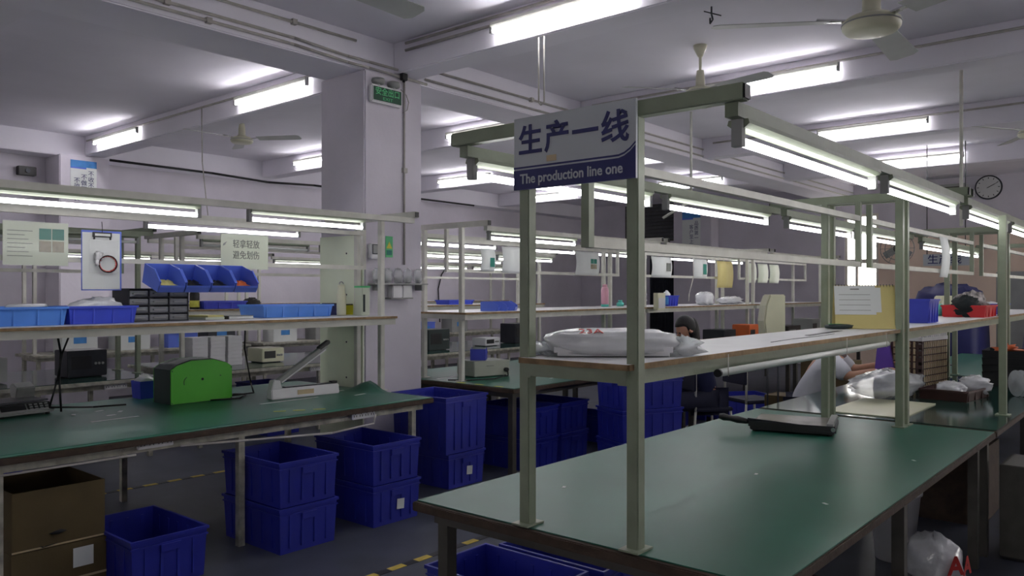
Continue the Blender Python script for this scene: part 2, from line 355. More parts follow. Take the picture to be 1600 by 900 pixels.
# ------------------------------------------------------------------ workbenches, mats and shelf racks
def bench(label, X0, X1, Y0, Y1, top='brown_edge', legm='dark_steel', legs=None, group='workbenches of the production lines', rail=True):
    t = thing('workbench', label, 'workbench', (X0, Y0, 0), 0, group); L, W = X1 - X0, Y1 - Y0
    box(0, L, 0, W, .712, .746).build('tabletop', top, t, bev=.004)
    for y in (.06, W - .10): box(.06, L - .06, y, y + .04, .665, .712).build('apron_rail', legm, t)
    for x in (.06, L - .10): box(x, x + .04, .10, W - .10, .665, .712).build('apron_rail', legm, t)
    LW = .04 if legm == 'steel_worn' else .05
    xs = legs or [.06, L / 2, L - .11]
    for x in xs:
        for y in (.06, W - .11): box(x, x + LW, y, y + LW, 0, .665).build('leg', legm, t)
    return t
def gmat(label, X0, X1, Y0, Y1, m='mat_green', curl=False, group='mats on the workbenches'):
    if not curl:
        o = box(-(X1 - X0) / 2, (X1 - X0) / 2, 0, Y1 - Y0, 0, .004).build('bench_mat', m)
        return tag(o, label, 'mat', group, ((X0 + X1) / 2, Y0, .747))
    nx, ny = 40, 8; vs = []; L, W = X1 - X0, Y1 - Y0
    def zf(u, v):      # the far right end of the mat curls up where it lies against the pillar
        k = max(0, 1 - math.hypot((u - 1) * L / .20, (v - .42) * W / .22)); return .075 * k * k * (3 - 2 * k)
    for s in (0, .004):
        for j in range(ny * 3 + 1):
            for i in range(nx * 2 + 1):
                u, v = i / (nx * 2), j / (ny * 3); vs.append(((u - .5) * L, v * W, zf(u, v) + s))
    A, B = nx * 2 + 1, ny * 3 + 1; N = A * B; fs = []
    for j in range(B - 1):
        for i in range(A - 1):
            q = (j * A + i, j * A + i + 1, (j + 1) * A + i + 1, (j + 1) * A + i); fs.append(tuple(reversed(q))); fs.append(tuple(N + k for k in q))
    for i in range(A - 1): fs.append((i, i + 1, N + i + 1, N + i)); k = (B - 1) * A; fs.append((k + i + 1, k + i, N + k + i, N + k + i + 1))
    for j in range(B - 1): fs.append(((j + 1) * A, j * A, N + j * A, N + (j + 1) * A)); k = A - 1; fs.append((j * A + k, (j + 1) * A + k, N + (j + 1) * A + k, N + j * A + k))
    mm = M(); mm._add(vs, fs, True); return tag(mm.build('bench_mat', m), label, 'mat', group, ((X0 + X1) / 2, Y0, .747))
def rack(label, X0, X1, yc, dy0, dy1, sh=(-.212, .218), zs=1.325, zo=0.0, m='steel', where='', lights=('lit',) * 4, hang=True, lens=None, group='shelf racks over the workbenches', zb=.752, bd='board_edge', first=True):
    """posts, shelf, T crossbars, document rail and the two rows of tube fixtures"""
    t = thing('shelf_rack', label, 'rack', (X0, yc, zb), 0, group); L = X1 - X0; h = .021; zt = 2.085 + zo - zb
    for x in (0, L):
        for y in (dy0, dy1):
            p = box(x - h, x + h, y - h, y + h, 0, zt).build('post', m, t, bev=.003)
            box(x - .045, x + .045, y - .035, y + .035, 0, .006).build('foot_plate', m, p)
        box(x - h, x + h, -.57, .57, zt, zt + .048).build('crossbar', m, t, bev=.003)
        for s in (-1, 1): M().box(x - h + .003, x + h - .003, s * .57 - .004, s * .57 + .004, zt + .004, zt + .044).build('end_plug', 'black_plastic', t)
    sz = zs - zb
    box(-.045, L + .045, sh[0], sh[1], sz - .016, sz).build('shelf_board', 'shelf_top', t)
    for y0, y1 in ((sh[0] - .006, sh[0]), (sh[1], sh[1] + .006)): box(-.045, L + .045, y0, y1, sz - .018, sz).build('shelf_edging', bd, t)
    box(-.051, -.045, sh[0], sh[1], sz - .018, sz).build('shelf_edging', bd, t)
    for y in (sh[0] + .012, sh[1] - .042): box(-.04, L + .04, y, y + .03, sz - .066, sz - .018).build('shelf_rail', m, t)
    for x in (-.04, L + .01): box(x, x + .03, sh[0] + .042, sh[1] - .042, sz - .06, sz - .018).build('shelf_rail', m, t)
    if hang:
        a, b = .05, L - .06; g = .0155; yy = (dy0 + dy1) / 2
        for x in (a, b): box(x - g, x + g, yy - g, yy + g, 1.695 + zo - zb, zt).build('hanger', m, t)
        for z in (1.71, 1.985): box(a + g, b - g, yy - g, yy + g, z + zo - g - zb, z + zo + g - zb).build('document_rail', 'steel_pale', t)
    for s in (-.525, .525): box(0, L, s - .02, s + .02, zt - .04, zt).build('light_rail', m, t)
    k = 0
    lens = lens or [(.72, .72 + 1.42)] * 2
    for r, (s, nm) in enumerate(((-.525, 'front'), (.525, 'rear'))):
        for q, dx in enumerate((.68, 2.12)):
            kind = lights[k]; k += 1
            if kind and X0 + dx < X1 + .2:
                st = 'unlit' if kind == 'off' else 'lit'
                fixture(kind, (X0 + dx, yc + s, zt + zb - .041), 0, '%s %s tube in the %s light row of %s' % (st, ('first', 'second')[q], nm, where), 'tubes over the production lines')
    return t
# line one, right in front
bench('brown-edged workbench in the foreground under the large production line sign', 2.08, 5.24, .85, 2.27, legs=[.08, 1.5, 2.99])
gmat('wide green rubber mat covering the foreground workbench', 2.10, 5.235, .856, 2.262)
rack('green-grey steel shelf rack carrying the large production line sign', 2.13, 5.06, 1.52, -.21, .22, where='the foreground rack')
bench('second workbench of the front line with a glossy dark top', 5.28, 8.44, .85, 2.27)
gmat('glossy dark green mat on the second bench of the front line', 5.30, 8.43, .856, 2.262, 'mat_dark')
rack('steel shelf rack over the second bench of the front line, red bin on its shelf', 5.165, 8.30, 1.52, -.21, .22, where='the second front-line rack')
bench('third workbench of the front line, far right', 8.5, 11.6, .85, 2.27)
gmat('green mat on the third bench of the front line', 8.52, 11.59, .856, 2.262)
rack('steel shelf rack over the third bench of the front line', 8.62, 11.55, 1.52, -.21, .22, where='the third front-line rack')
# line two, behind the aisle
bench('long left workbench with the green machine on it', .9, 4.20, 4.34, 6.1, legm='steel_worn', legs=[.42, 1.72, 3.13])
gmat('green mat with a curled end on the left workbench', .92, 4.195, 4.35, 6.09, curl=True)
rack('pale steel shelf rack over the left workbench with bins and papers', 1.15, 4.22, 5.12, -.15, .15, sh=(-.29, .58), zs=1.352, zo=.03, m='steel_pale', where='the left rack', lights=('lit', 'short', None, 'lit'))
bench('workbench right of the exit sign pillar with the grey power unit on it', 4.98, 8.06, 4.22, 6.0)
gmat('green mat on the bench right of the exit sign pillar', 5.0, 8.05, 4.23, 5.99)
rack('pale steel shelf rack just right of the exit sign pillar', 5.12, 8.08, 5.18, -.24, .24, sh=(-.33, .50), zs=1.362, zo=.03, m='steel_pale', where='the rack right of the pillar', lights=('lit', 'off', 'lit', 'lit'))
bench('workbench behind the seated woman on the second line', 8.1, 11.1, 4.22, 6.0)
gmat('green mat on the bench behind the seated woman', 8.12, 11.09, 4.23, 5.99)
rack('pale steel shelf rack behind the seated woman with the dark-haired head', 8.22, 11.1, 5.18, -.24, .24, sh=(-.33, .50), zs=1.362, zo=.03, m='steel_pale', where='the rack behind the seated woman')
bench('far workbench of the second line below the shutter window', 11.2, 14.2, 4.22, 6.0)
gmat('green mat on the far bench of the second line', 11.22, 14.19, 4.23, 5.99)
rack('far shelf rack of the second line with hanging plastic sheets', 11.3, 14.1, 5.18, -.24, .24, sh=(-.33, .50), zs=1.362, zo=.03, m='steel_pale', where='the far second-line rack', lights=('lit', 'lit', 'lit', None))
# line three
for (x0, x1, w, lt, st) in ((.6, 3.62, 'left part of the third line', (None, 'off', None, None), 'steel'), (3.95, 6.9, 'middle part of the third line', ('off', 'off', None, None), 'steel_pale'), (7.0, 9.95, 'right part of the third line', ('lit', 'lit', None, 'lit'), 'steel_pale')):
    bench('pale workbench, %s behind the second line' % w, x0, x1, 7.4, 8.9, top='steel_worn', legm='steel_worn')
    gmat('grey-green mat on the bench of the %s' % w, x0 + .02, x1 - .02, 7.41, 8.89, 'mat_dark')
    rack('grey steel shelf rack over the %s' % w, x0 + .1, x1 - .02, 8.1, -.22, .22, sh=(-.3, .3), zs=1.36, zo=.03, m=st, where='the ' + w, lights=lt)
# line four along the back wall
for (x0, x1, w, lt) in ((3.7, 6.7, 'left half of the wall line', ('lit', 'lit', None, None)), (6.9, 9.8, 'right half of the wall line', ('lit', 'lit', None, None)), (9.95, 12.9, 'far end of the wall line', ('lit', 'lit', None, None))):
    bench('bench along the back wall, %s' % w, x0, x1, 10.9, 11.55, top='steel_worn', legm='steel_worn')
    rack('shelf rack against the back wall, %s' % w, x0 + .1, x1 - .05, 11.35, -.18, .18, sh=(-.3, .2), zs=1.36, zo=.0, m='steel_pale', where='the ' + w, lights=lt, hang=False, zb=.747)

# extra post that carries the right light row at the edge of the second front bench
t = thing('light_post', 'steel post at the right edge of the second front bench carrying the light row', 'post', (5.98, .93, .752))
box(-.021, .021, -.021, .021, 0, 1.285).build('tube', 'steel', t); box(-.045, .045, -.04, .04, 0, .006).build('foot_plate', 'steel', t)

# ------------------------------------------------------------------ the sign of line one
t = thing('production_sign', 'large grey and blue sign for production line one hanging on the front rack', 'sign', (2.085, 1.523, 1.893))
SW, SH = .482, .243
box(0, .012, -SW / 2, SW / 2, 0, SH).build('panel', 'sign_grey', t, bev=.001)
# blue lower band that sweeps up at its right end, and the thin stripe above it
def band(lo, hi, x0, name, m):
    n = 24; pts_t = []; pts_b = []
    for i in range(n + 1):
        u = i / n; y = SW / 2 - u * SW; up = .035 * max(0, (u - .86) / .14) ** 2
        pts_t.append((y, hi + up)); pts_b.append((y, (lo + up) if lo > 0 else 0))
    mm = M()
    for i in range(n): mm.prism([pts_b[i], pts_b[i + 1], pts_t[i + 1], pts_t[i]], 'x', -x0, 0.0005)
    mm.build(name, m, t)
band(0, .066, .0012, 'blue_band', 'ink_navy'); band(.0715, .0775, .0012, 'blue_stripe', 'ink_navy')
for i, ch in enumerate('生产一线'):
    text('character', ch, .105, 'ink_navy', t, (-.0015, SW / 2 - .072 - i * .112, .158), FACE_X, bold=.0022)
text('lettering', 'The production line one', .046, 'sign_grey', t, (-.0022, .008, .034), FACE_X, bold=.0008, squeeze=.90)
box(-.0012, 0, .06, .10, .085, .105).build('torn_tape', 'carton_tape', t)

# ------------------------------------------------------------------ exit sign with twin lamps on the pillar
t = thing('exit_sign', 'green emergency exit sign with two round lamps on the white pillar', 'sign', (4.475, 5.238, 3.13))
box(-.17, .17, -.05, 0, 0, .15).build('case', 'white_plastic', t, bev=.012)
box(-.152, .152, -.053, -.05, .018, .132).build('green_panel', 'exit_green', t)
text('lettering', '安全出口', .068, 'exit_text', t, (0, -.0545, .092), FACE_Y, bold=.001)
text('lettering', 'EXIT', .036, 'exit_text', t, (0, -.0545, .038), FACE_Y, squeeze=1.5)
for s in (-.085, .085):
    l = M().lathe([(.02, 0), (.05, .006), (.058, .03), (.052, .05), (.03, .058)], 20, (s, -.03, .155)).build('emergency_lamp', 'grey_plastic', t)
    M().cyl((s, -.03, .145), (s, -.03, .158), .018, 10).build('lamp_neck', 'white_plastic', l)
c = conduit('thin looped lead beside the emergency exit sign', [(4.66, 5.23, 3.30), (4.72, 5.225, 3.26), (4.75, 5.225, 3.2), (4.73, 5.225, 3.13), (4.68, 5.225, 3.10)], r=.004, cat='cable')
t = thing('junction_box', 'small dark junction box on the conduits above the exit sign', 'junction box', (4.66, 5.19, 3.40)); box(-.03, .03, -.02, .02, -.03, .03).build('case', 'black_plastic', t, bev=.004); M().cyl((0, 0, -.03), (0, 0, -.045), .012).build('gland', 'black_plastic', t)

# ------------------------------------------------------------------ things on the pillar
t = thing('white_board', 'pale green-white board screwed to the left side of the exit sign pillar', 'board', (4.27, 5.54, .02)); box(-.014, 0, -.295, .29, 0, 2.0).build('sheet', 'board_white', t, bev=.002)
for z in (.5, .8, 1.1, 1.5, 1.85): M().cyl((-.017, -.08, z), (-.013, -.08, z), .008, 8).build('screw', 'dark_metal', t)
t = thing('wall_meter', 'white wall-mounted meter with a grey screen on the pillar', 'meter', (4.36, 5.238, 1.82))
box(-.062, .062, -.05, 0, 0, .13).build('case', 'white_plastic', t, bev=.01); box(-.05, .05, -.054, -.05, .038, .122).build('screen', 'dark_metal', t); box(-.043, .043, -.056, -.054, .046, .115).build('display', 'grey_plastic', t)
t = thing('warning_sticker', 'green sticker with a yellow warning triangle on the pillar', 'sticker', (4.535, 5.238, 1.84))
box(-.04, .04, -.002, 0, 0, .18).build('sheet', 'exit_text', t); M().prism([(-.032, .075), (.032, .075), (0, .135)], 'y', -.004, -.002).build('triangle', 'yellow_plastic', t); box(-.03, .03, -.004, -.002, .02, .06).build('print', 'ink_green', t)
shelf = thing('wall_shelf', 'narrow grey ledge on the pillar carrying small plastic bags', 'shelf', (4.60, 5.238, 1.605)); box(-.30, .30, -.10, 0, 0, .012).build('ledge', 'grey_plastic', shelf)
for s in (-.24, .24): box(s - .006, s + .006, -.09, 0, -.05, 0).build('bracket', 'grey_plastic', shelf)
for i, x in enumerate((4.36, 4.47, 4.59, 4.70, 4.82)):
    w = ('leftmost', 'second', 'middle', 'fourth', 'rightmost')[i]
    t = thing('sample_bag', 'small clear bag of parts on the pillar ledge, %s of five' % w, 'plastic bag', (x, 5.185, 1.617))
    M().lump(0, 0, .062, .045, .022, .062, 14, 8, 3, .06, i + 3).build('film', 'poly_film', t); M().lump(.005, 0, .03, .026, .014, .026, 10, 6, 2, .1, i).build('parts', 'grey_plastic', t)
t = thing('dispenser_box', 'pale grey double box mounted under the pillar ledge', 'box', (4.63, 5.238, 1.49))
for s in (-1, 1): box(s * .057 - .054, s * .057 + .054, -.07, 0, .005, .108).build('compartment', 'white_plastic', t, bev=.006)
box(-.14, .11, -.08, 0, -.006, .005).build('tray', 'grey_plastic', t)

# cartons
def carton(loc, w, d, h, label, rz=0, open_=True, m='carton', labels=(), tape=()):
    t = thing('carton', label, 'carton', loc, rz); b = M()
    if open_: b.tub(w, d, h, .006, 0)
    else: b.box(-w / 2, w / 2, -d / 2, d / 2, 0, h)
    b.build('body', m, t)
    for (x, z, lw, lh) in labels: box(x, x + lw, -d / 2 - .002, -d / 2, z, z + lh).build('paper_label', 'paper', t)
    for z0, z1 in tape: box(-w / 2 - .001, w / 2 + .001, -d / 2 - .0015, -d / 2, z0, z1).build('packing_tape', 'carton_tape', t)
    return t
# ------------------------------------------------------------------ blue crates
def crate_mesh(w=.41, d=.62, h=.268):
    body = M().tub(w, d, h, .006, .012)
    for x in (-.13, -.045, .045, .13):
        for s in (-1, 1): body.box(x - .008, x + .008, s * d / 2 - .012, s * d / 2 + (.001 if s > 0 else -.001) + (.0), .03, h - .035) if s > 0 else body.box(x - .008, x + .008, -d / 2 - .001, -d / 2 + .012, .03, h - .035)
    for y in (-.22, -.11, 0, .11, .22):
        body.box(-w / 2 - .001, -w / 2 + .012, y - .008, y + .008, .03, h - .035); body.box(w / 2 - .012, w / 2 + .001, y - .008, y + .008, .03, h - .035)
    rim = M(); e = .009
    for z0, z1, q in ((h - .014, h + .002, e), (h - .044, h - .036, .005)):
        rim.box(-w / 2 - q, w / 2 + q, -d / 2 - q, -d / 2 + .004, z0, z1).box(-w / 2 - q, w / 2 + q, d / 2 - .004, d / 2 + q, z0, z1)
        rim.box(-w / 2 - q, -w / 2 + .004, -d / 2 + .004, d / 2 - .004, z0, z1).box(w / 2 - .004, w / 2 + q, -d / 2 + .004, d / 2 - .004, z0, z1)
    hd = M().box(-.055, .055, -.008, .008, -.02, .02)
    ms = []
    for m_, n_ in ((body, 'body'), (rim, 'rim'), (hd, 'handle')):
        me = m_.mesh(n_, .002 if n_ == 'handle' else 0); me.materials.append(MATS['crate_blue']); ms.append(me)
    return ms
CR = crate_mesh(); CRT = crate_mesh(.47, .62, .445); LBL = box(-.032, .032, -.001, .001, -.034, .034).mesh('paper_label'); LBL.materials.append(MATS['paper'])
def crate(loc, label, rz=0, tagged=False, group='blue plastic crates'):
    t = thing('crate', label, 'crate', loc, rz, group)
    for me in CR[:2]: o = bpy.data.objects.new(me.name, me); COL.objects.link(o); o.parent = t
    for s in (-1, 1):
        o = bpy.data.objects.new('handle', CR[2]); COL.objects.link(o); o.parent = t; o.location = (0, s * .314, .205)
    if tagged: o = bpy.data.objects.new('paper_label', LBL); COL.objects.link(o); o.parent = t; o.location = (.03, -.3115, .12); o.rotation_euler = (0, .08, 0)
    return t
CH = .272
def tall_crate(loc, label):
    t = thing('crate', label, 'crate', loc, 0, 'blue plastic crates')
    for me in CRT[:2]: o = bpy.data.objects.new(me.name, me); COL.objects.link(o); o.parent = t
    for s in (-1, 1):
        o = bpy.data.objects.new('handle', CRT[2]); COL.objects.link(o); o.parent = t; o.location = (0, s * .314, .38)
    return t
def stack(x, y, n, w, rz=0, tags=()):
    nm = {2: ('bottom', 'top'), 3: ('bottom', 'middle', 'top')}[n]
    for k in range(n): crate((x, y, k * CH), 'blue crate, %s of the stack %s' % (nm[k], w), rz, k in tags)
stack(2.885, 4.37, 2, 'right of the pale middle leg of the left bench')
stack(3.59, 4.375, 2, 'under the right end of the left bench', tags=(0,))
crate((4.63, 4.72, 0), 'blue crate with a paper label under the tall crate in front of the pillar', tagged=True)
tall_crate((4.63, 4.72, CH), 'tall open blue crate stacked in front of the pillar foot')
crate((2.05, 4.42, 0), 'single open blue crate with scraps beside the carton under the left bench')
tag(M().lump(0, 0, .03, .12, .16, .035, 14, 8, 2, .25, 4).build('scrap_pile', 'paper'), 'little heap of white scraps inside the open crate under the left bench', 'scraps', None, (2.03, 4.36, .008)); bpy.data.objects['scrap_pile']['kind'] = 'stuff'
crate((2.80, 2.42, 0), 'blue crate half under the near edge of the foreground bench, nearest the camera')
crate((3.26, 2.36, 0), 'blue crate under the foreground bench, behind the nearest crate')
stack(5.50, 4.62, 2, 'under the bench right of the pillar, left one'); stack(5.96, 4.62, 2, 'under the bench right of the pillar, right one')
stack(6.08, 3.70, 3, 'in the aisle beside the seated woman', rz=math.radians(66), tags=(2,))
carton((8.48, 3.88, 0), .40, .58, .13, 'flat carton on the floor under the blue crate behind the chair legs', rz=math.radians(51), open_=False)
crate((8.48, 3.88, .131), 'blue crate on a flat carton behind the pale chair legs', math.radians(51), tagged=True)
crate((9.2, 3.55, 0), 'blue crate on the aisle floor near the upright carton'); crate((8.25, 2.75, 0), 'blue crate on the floor behind the second front bench')
for i, x in enumerate((7.0, 8.35, 9.0)): crate((x, 4.75, 0), 'blue crate on the floor under the second line benches, %s of three' % ('left', 'middle', 'right')[i])
stack(2.3, 7.9, 2, 'under the left part of the third line'); stack(5.0, 7.8, 2, 'under the middle part of the third line')

carton((1.62, 4.66, .252), .44, .50, .30, 'upper open brown carton under the left end of the left bench', tape=((.004, .012),))
carton((1.62, 4.66, 0), .45, .51, .25, 'lower brown carton carrying the open one under the left bench', open_=False, labels=((.06, .12, .10, .10), (-.17, .02, .05, .06)), tape=((.06, .072),))
tag(M().lump(0, 0, .06, .13, .18, .07, 16, 10, 2.2, .2, 9).build('bag', 'cover_dark'), 'dark crumpled bag inside the open brown carton', 'bag', None, (1.60, 4.60, .262))
carton((8.9, 3.0, 0), .45, .5, .8, 'tall brown carton standing in the aisle behind the unlit tube', open_=False)
carton((7.62, 2.95, 0), .3, .4, .55, 'brown carton beside the back of the seated worker in white', open_=False)

# ------------------------------------------------------------------ power strips and their leads
def strip(loc, label, rz=0, n=4, L=.2):
    t = thing('power_strip', label, 'power strip', loc, rz, 'power strips on the benches')
    box(-L / 2, L / 2, -.024, 0, -.025, .025).build('case', 'white_plastic', t, bev=.004)
    for i in range(n):
        x = -L / 2 + (i + .5) * L / n; M().box(x - .012, x - .008, -.026, -.0235, -.008, .006).box(x + .008, x + .012, -.026, -.0235, -.008, .006).box(x - .002, x + .002, -.026, -.0235, .009, .015).build('socket', 'black_plastic', t)
    return t
strip((2.10, 4.398, .708), 'white power strip on the front edge of the left bench, left one'); strip((3.56, 4.398, .692), 'white power strip on the front edge of the left bench, near its right end')
strip((7.2, 4.278, .69), 'white power strip on the bench right of the pillar'); strip((3.2, 7.458, .688), 'white power strip on the third line bench behind the green machine'); strip((5.4, 7.458, .688), 'white power strip on the third line bench behind the sealer')
conduit('white lead strung below the front edge of the left bench, left part', [(1.3, 4.40, .655), (2.0, 4.40, .655)], r=.006, m='cable_white', cat='cable')
conduit('white lead strung below the front edge of the left bench, right part', [(2.25, 4.39, .67), (3.3, 4.39, .60), (3.66, 4.39, .62), (3.68, 4.395, .68)], r=.007, m='cable_white', cat='cable')

# ------------------------------------------------------------------ left bench things
# domed green machine
t = thing('green_machine', 'domed bright green tape machine with dark sides on the left bench', 'machine', (2.95, 5.44, .752))
prof = [(-.235, 0), (.235, 0), (.235, .245), (.19, .275), (.08, .305), (-.08, .305), (-.19, .275), (-.235, .245)]
M().prism(prof, 'y', .012, .25).build('housing', 'machine_dark', t); fr = M().prism([(x * .99, z + .003 if z < .1 else z - .003) for x, z in prof], 'y', 0, .012).build('front_plate', 'machine_green', t)
M().prism([(x * .99, z) for x, z in prof], 'y', .25, .262).build('rear_plate', 'machine_green', t)
M().prism([(-.18, .281), (-.08, .307), (.08, .307), (.18, .281), (.08, .31), (-.08, .31)], 'y', .02, .16).build('top_cover', 'grey_plastic', t)
M().cyl((-.0, -.004, .165), (-.0, .002, .165), .009, 14).build('axle_hole', 'black_plastic', fr); M().path([(-.10 + .04 * math.cos(a), -.001, .15 + .04 * math.sin(a)) for a in [PI * .65 + i * .14 for i in range(12)]], .002, 6).build('embossed_arc', 'machine_dark', fr)
for x, z in ((-.225, .01), (.225, .01), (.14, .18), (-.225, .235), (.225, .235)): M().cyl((x, -.003, z), (x, .001, z), .004, 8).build('screw', 'dark_metal', fr)
for s in (-.2, .2): M().box(s - .02, s + .02, .03, .22, -.0015, .002).build('foot', 'black_plastic', t)
t = thing('small_bin', 'dark blue bin behind the green machine on the left bench', 'bin', (2.78, 5.98, .752)); M().tub(.13, .15, .13, .004, .008).build('body', 'box_blue', t); M().lump(0, 0, .13, .06, .06, .035, 14, 8, 2, .2, 5).build('foam_wrap', 'foam', t)
# impulse sealer with raised arm
t = thing('impulse_sealer', 'white hand impulse sealer with its arm raised on the left bench', 'sealer', (3.62, 5.16, .752), math.radians(-4))
M().prism([(-.045, 0), (.045, 0), (.032, .075), (-.032, .075)], 'x', -.29, .29).build('base', 'white_plastic', t, bev=.006)
M().box(-.17, .265, -.022, .022, .0755, .084).build('heating_bar', 'dark_metal', t); M().box(.235, .28, -.024, .024, .0755, .095).build('end_block', 'black_plastic', t)
M().prism([(-.29, .07), (-.2, .07), (-.22, .14), (-.27, .14)], 'y', -.035, .035).build('hinge_block', 'white_plastic', t, bev=.005)
R = Matrix.Rotation(math.radians(-31), 3, 'Y'); pv = (-.24, 0, .12)
arm = M().box(-.26, .26, -.02, .02, .10, .135, rot=R, piv=pv).build('arm', 'grey_plastic', t, bev=.004)
M().box(-.2, .24, -.012, .012, .088, .10, rot=R, piv=pv).build('pressure_strip', 'white_plastic', arm); M().box(.19, .30, -.024, .024, .115, .145, rot=R, piv=pv).build('grip', 'black_plastic', arm, bev=.006)
box(-.08, .06, -.0425, -.0405, .02, .055).build('printed_label', 'carton_tape', t)
conduit('black cables coiled on the mat between the green machine and the sealer', [(3.0, 5.42, .76), (3.2, 5.36, .76), (3.3, 5.45, .765), (3.35, 5.55, .76), (3.28, 5.6, .762), (3.2, 5.5, .765), (3.4, 5.5, .77), (3.45, 5.62, .83), (3.42, 5.66, 1.1), (3.40, 5.62, 1.27)], r=.006, m='cable_black', cat='cable')
conduit('black cable hanging in front of the left bench shelf, left', [(2.02, 5.55, 1.28), (2.06, 5.6, 1.15), (2.05, 5.6, 1.0), (2.07, 5.62, .765)], r=.007, m='cable_black', cat='cable')
conduit('second black cable hanging below the left shelf', [(2.10, 5.55, 1.28), (2.07, 5.6, 1.15), (2.04, 5.6, .98), (2.0, 5.62, .80), (2.3, 5.7, .762), (2.5, 5.65, .762)], r=.006, m='cable_black', cat='cable')
# scale
t = thing('weighing_scale', 'grey electronic weighing scale with a keypad at the left edge', 'scale', (1.86, 5.80, .752), math.radians(8))
M().prism([(-.16, .015), (-.13, .015), (.15, .015), (.15, .075), (-.10, .075), (-.16, .03)], 'x', -.17, .17).build('body', 'grey_plastic', t, bev=.006)
M().box(-.16, .16, -.10, .16, .082, .094).build('weighing_pan', 'dark_metal', t, bev=.004); M().cyl((0, .03, .075), (0, .03, .083), .03, 12).build('pan_support', 'dark_metal', t)
Rk = Matrix.Rotation(math.radians(53), 3, 'X')
M().box(-.15, -.0, -.028, .028, -.002, .002, rot=Rk, piv=(0, 0, 0)).build('display', 'black_plastic', t).location = (0, -.132, .054); M().box(.01, .155, -.028, .028, -.002, .002, rot=Rk, piv=(0, 0, 0)).build('keypad', 'black_plastic', t).location = (0, -.132, .054)
for i in range(4):
    for j in range(3): M().box(.022 + i * .032, .042 + i * .032, -.022 + j * .017, -.012 + j * .017, .002, .004, rot=Rk, piv=(0, 0, 0)).build('key', 'grey_plastic', t).location = (0, -.132, .054)
M().prism([(.10, .075), (.16, .075), (.18, .17), (.15, .19), (.08, .16)], 'x', .05, .17).build('rear_display', 'grey_plastic', t, bev=.005)
for x in (-.14, .14):
    for y in (-.12, .12): M().cyl((x, y, 0), (x, y, .016), .014, 8).build('foot', 'black_plastic', t)
for i, (x, y, r) in enumerate(((2.28, 5.55, .3), (2.36, 5.42, .9), (2.25, 5.3, .1), (2.1, 5.5, 1.2))):
    o = box(-.03, .03, -.012, .012, 0, .001).build('paper_scrap', 'paper'); tag(o, 'scrap of white paper on the left mat, %s' % ('nearest the scale keypad', 'nearest the green machine', 'nearest the front edge', 'beside the scale foot')[i], 'paper scrap', 'paper scraps on the left mat', (x, y, .752), r)
for i, (x, y) in enumerate(((3.05, 4.62), (3.16, 4.56), (3.28, 4.50))):
    o = box(-.04, .04, -.012, .012, 0, .001).build('tape_mark', 'tape_lime'); tag(o, 'short yellow tape mark on the left mat, %s of three' % ('left', 'middle', 'right')[i], 'tape mark', 'yellow tape marks on the left mat', (x, y, .752), -.55)
for i, (x, y, L, r) in enumerate(((3.4, 5.02, .5, .02), (3.95, 4.9, .12, .2), (3.95, 5.2, .16, .1), (2.2, 5.12, .3, .05))):
    o = box(-L / 2, L / 2, -.012, .012, 0, .001).build('tape_mark', 'paper'); tag(o, 'strip of white tape on the left mat, %s' % ('below the sealer', 'short one right of the sealer', 'near the curled mat end', 'in front of the scale')[i], 'tape mark', 'white tape on the left mat', (x, y, .752), r)
for i in range(3):
    o = box(-.045, .045, -.018, .018, 0, .001).build('tape_mark', 'tape_lime'); tag(o, 'yellow edge tape on the bench right of the pillar, %s of three' % ('left', 'middle', 'right')[i], 'tape mark', 'yellow edge tapes', (5.03, 4.86 - i * .22, .752), PI / 2)
for i, (x, y, L) in enumerate(((5.25, 5.25, .3), (6.0, 4.75, .6), (6.05, 4.5, .5), (6.2, 5.0, .25), (6.5, 5.2, .3), (6.9, 4.6, .2))):
    o = box(-L / 2, L / 2, -.012, .012, 0, .001).build('tape_mark', 'paper'); tag(o, 'white tape strip on the mat right of the pillar, %s' % ('by the power cable', 'longest one', 'nearest the front edge', 'short one at centre', 'farthest back', 'farthest right')[i], 'tape mark', 'white tapes right of the pillar', (x, y, .752), .1)

# ------------------------------------------------------------------ left shelf things (shelf top z 1.352)
ZS = 1.353
def tray(loc, w, d, h, m, label, rz=0, name='tray', ribs=4, cat='tray', group=None):
    t = thing(name, label, cat, loc, rz, group); b = M().tub(w, d, h, .005, .014)
    b.build('body', m, t); r = M()
    for s in (-1, 1): r.box(-w / 2 - .008, w / 2 + .008, s * d / 2 - .006, s * d / 2 + .006, h - .010, h + .003).box(s * w / 2 - .006, s * w / 2 + .006, -d / 2 + .006, d / 2 - .006, h - .010, h + .003)
    r.build('rim', m, t)
    for i in range(ribs):
        x = -w / 2 + .03 + i * (w - .06) / max(1, ribs - 1)
        for s in (-1, 1): box(x - .005, x + .005, s * (d / 2 - .006) - .005, s * (d / 2 - .006) + .005, .004, h - .010).build('rib', m, t)
    return t
tray((1.66, 5.16, ZS), .43, .32, .105, 'tray_blue', 'light blue tray of bagged papers at the left end of the left shelf')
for i in range(4):
    o = M().lump(0, 0, .012, .13, .09, .014, 14, 6, 4, .03, 20 + i).build('parts_bag', 'poly'); tag(o, 'flat white bag in the light blue tray, %s of the pile' % ('bottom', 'second', 'third', 'top')[i], 'plastic bag', None, (1.58 + .05 * i, 5.14 + .02 * i, ZS + .010 + .0295 * i), .3 * i)
tray((2.09, 5.17, ZS), .40, .30, .105, 'tray_deep', 'deep blue tray with a white bag beside the drawer cabinet')
o = M().lump(0, 0, .07, .155, .10, .075, 22, 12, 2.6, .05, 31).build('parts_bag', 'poly'); tag(o, 'plump white plastic bag in the deep blue tray', 'plastic bag', None, (2.10, 5.17, ZS + .01)); o.rotation_euler = (0, -.12, 0)
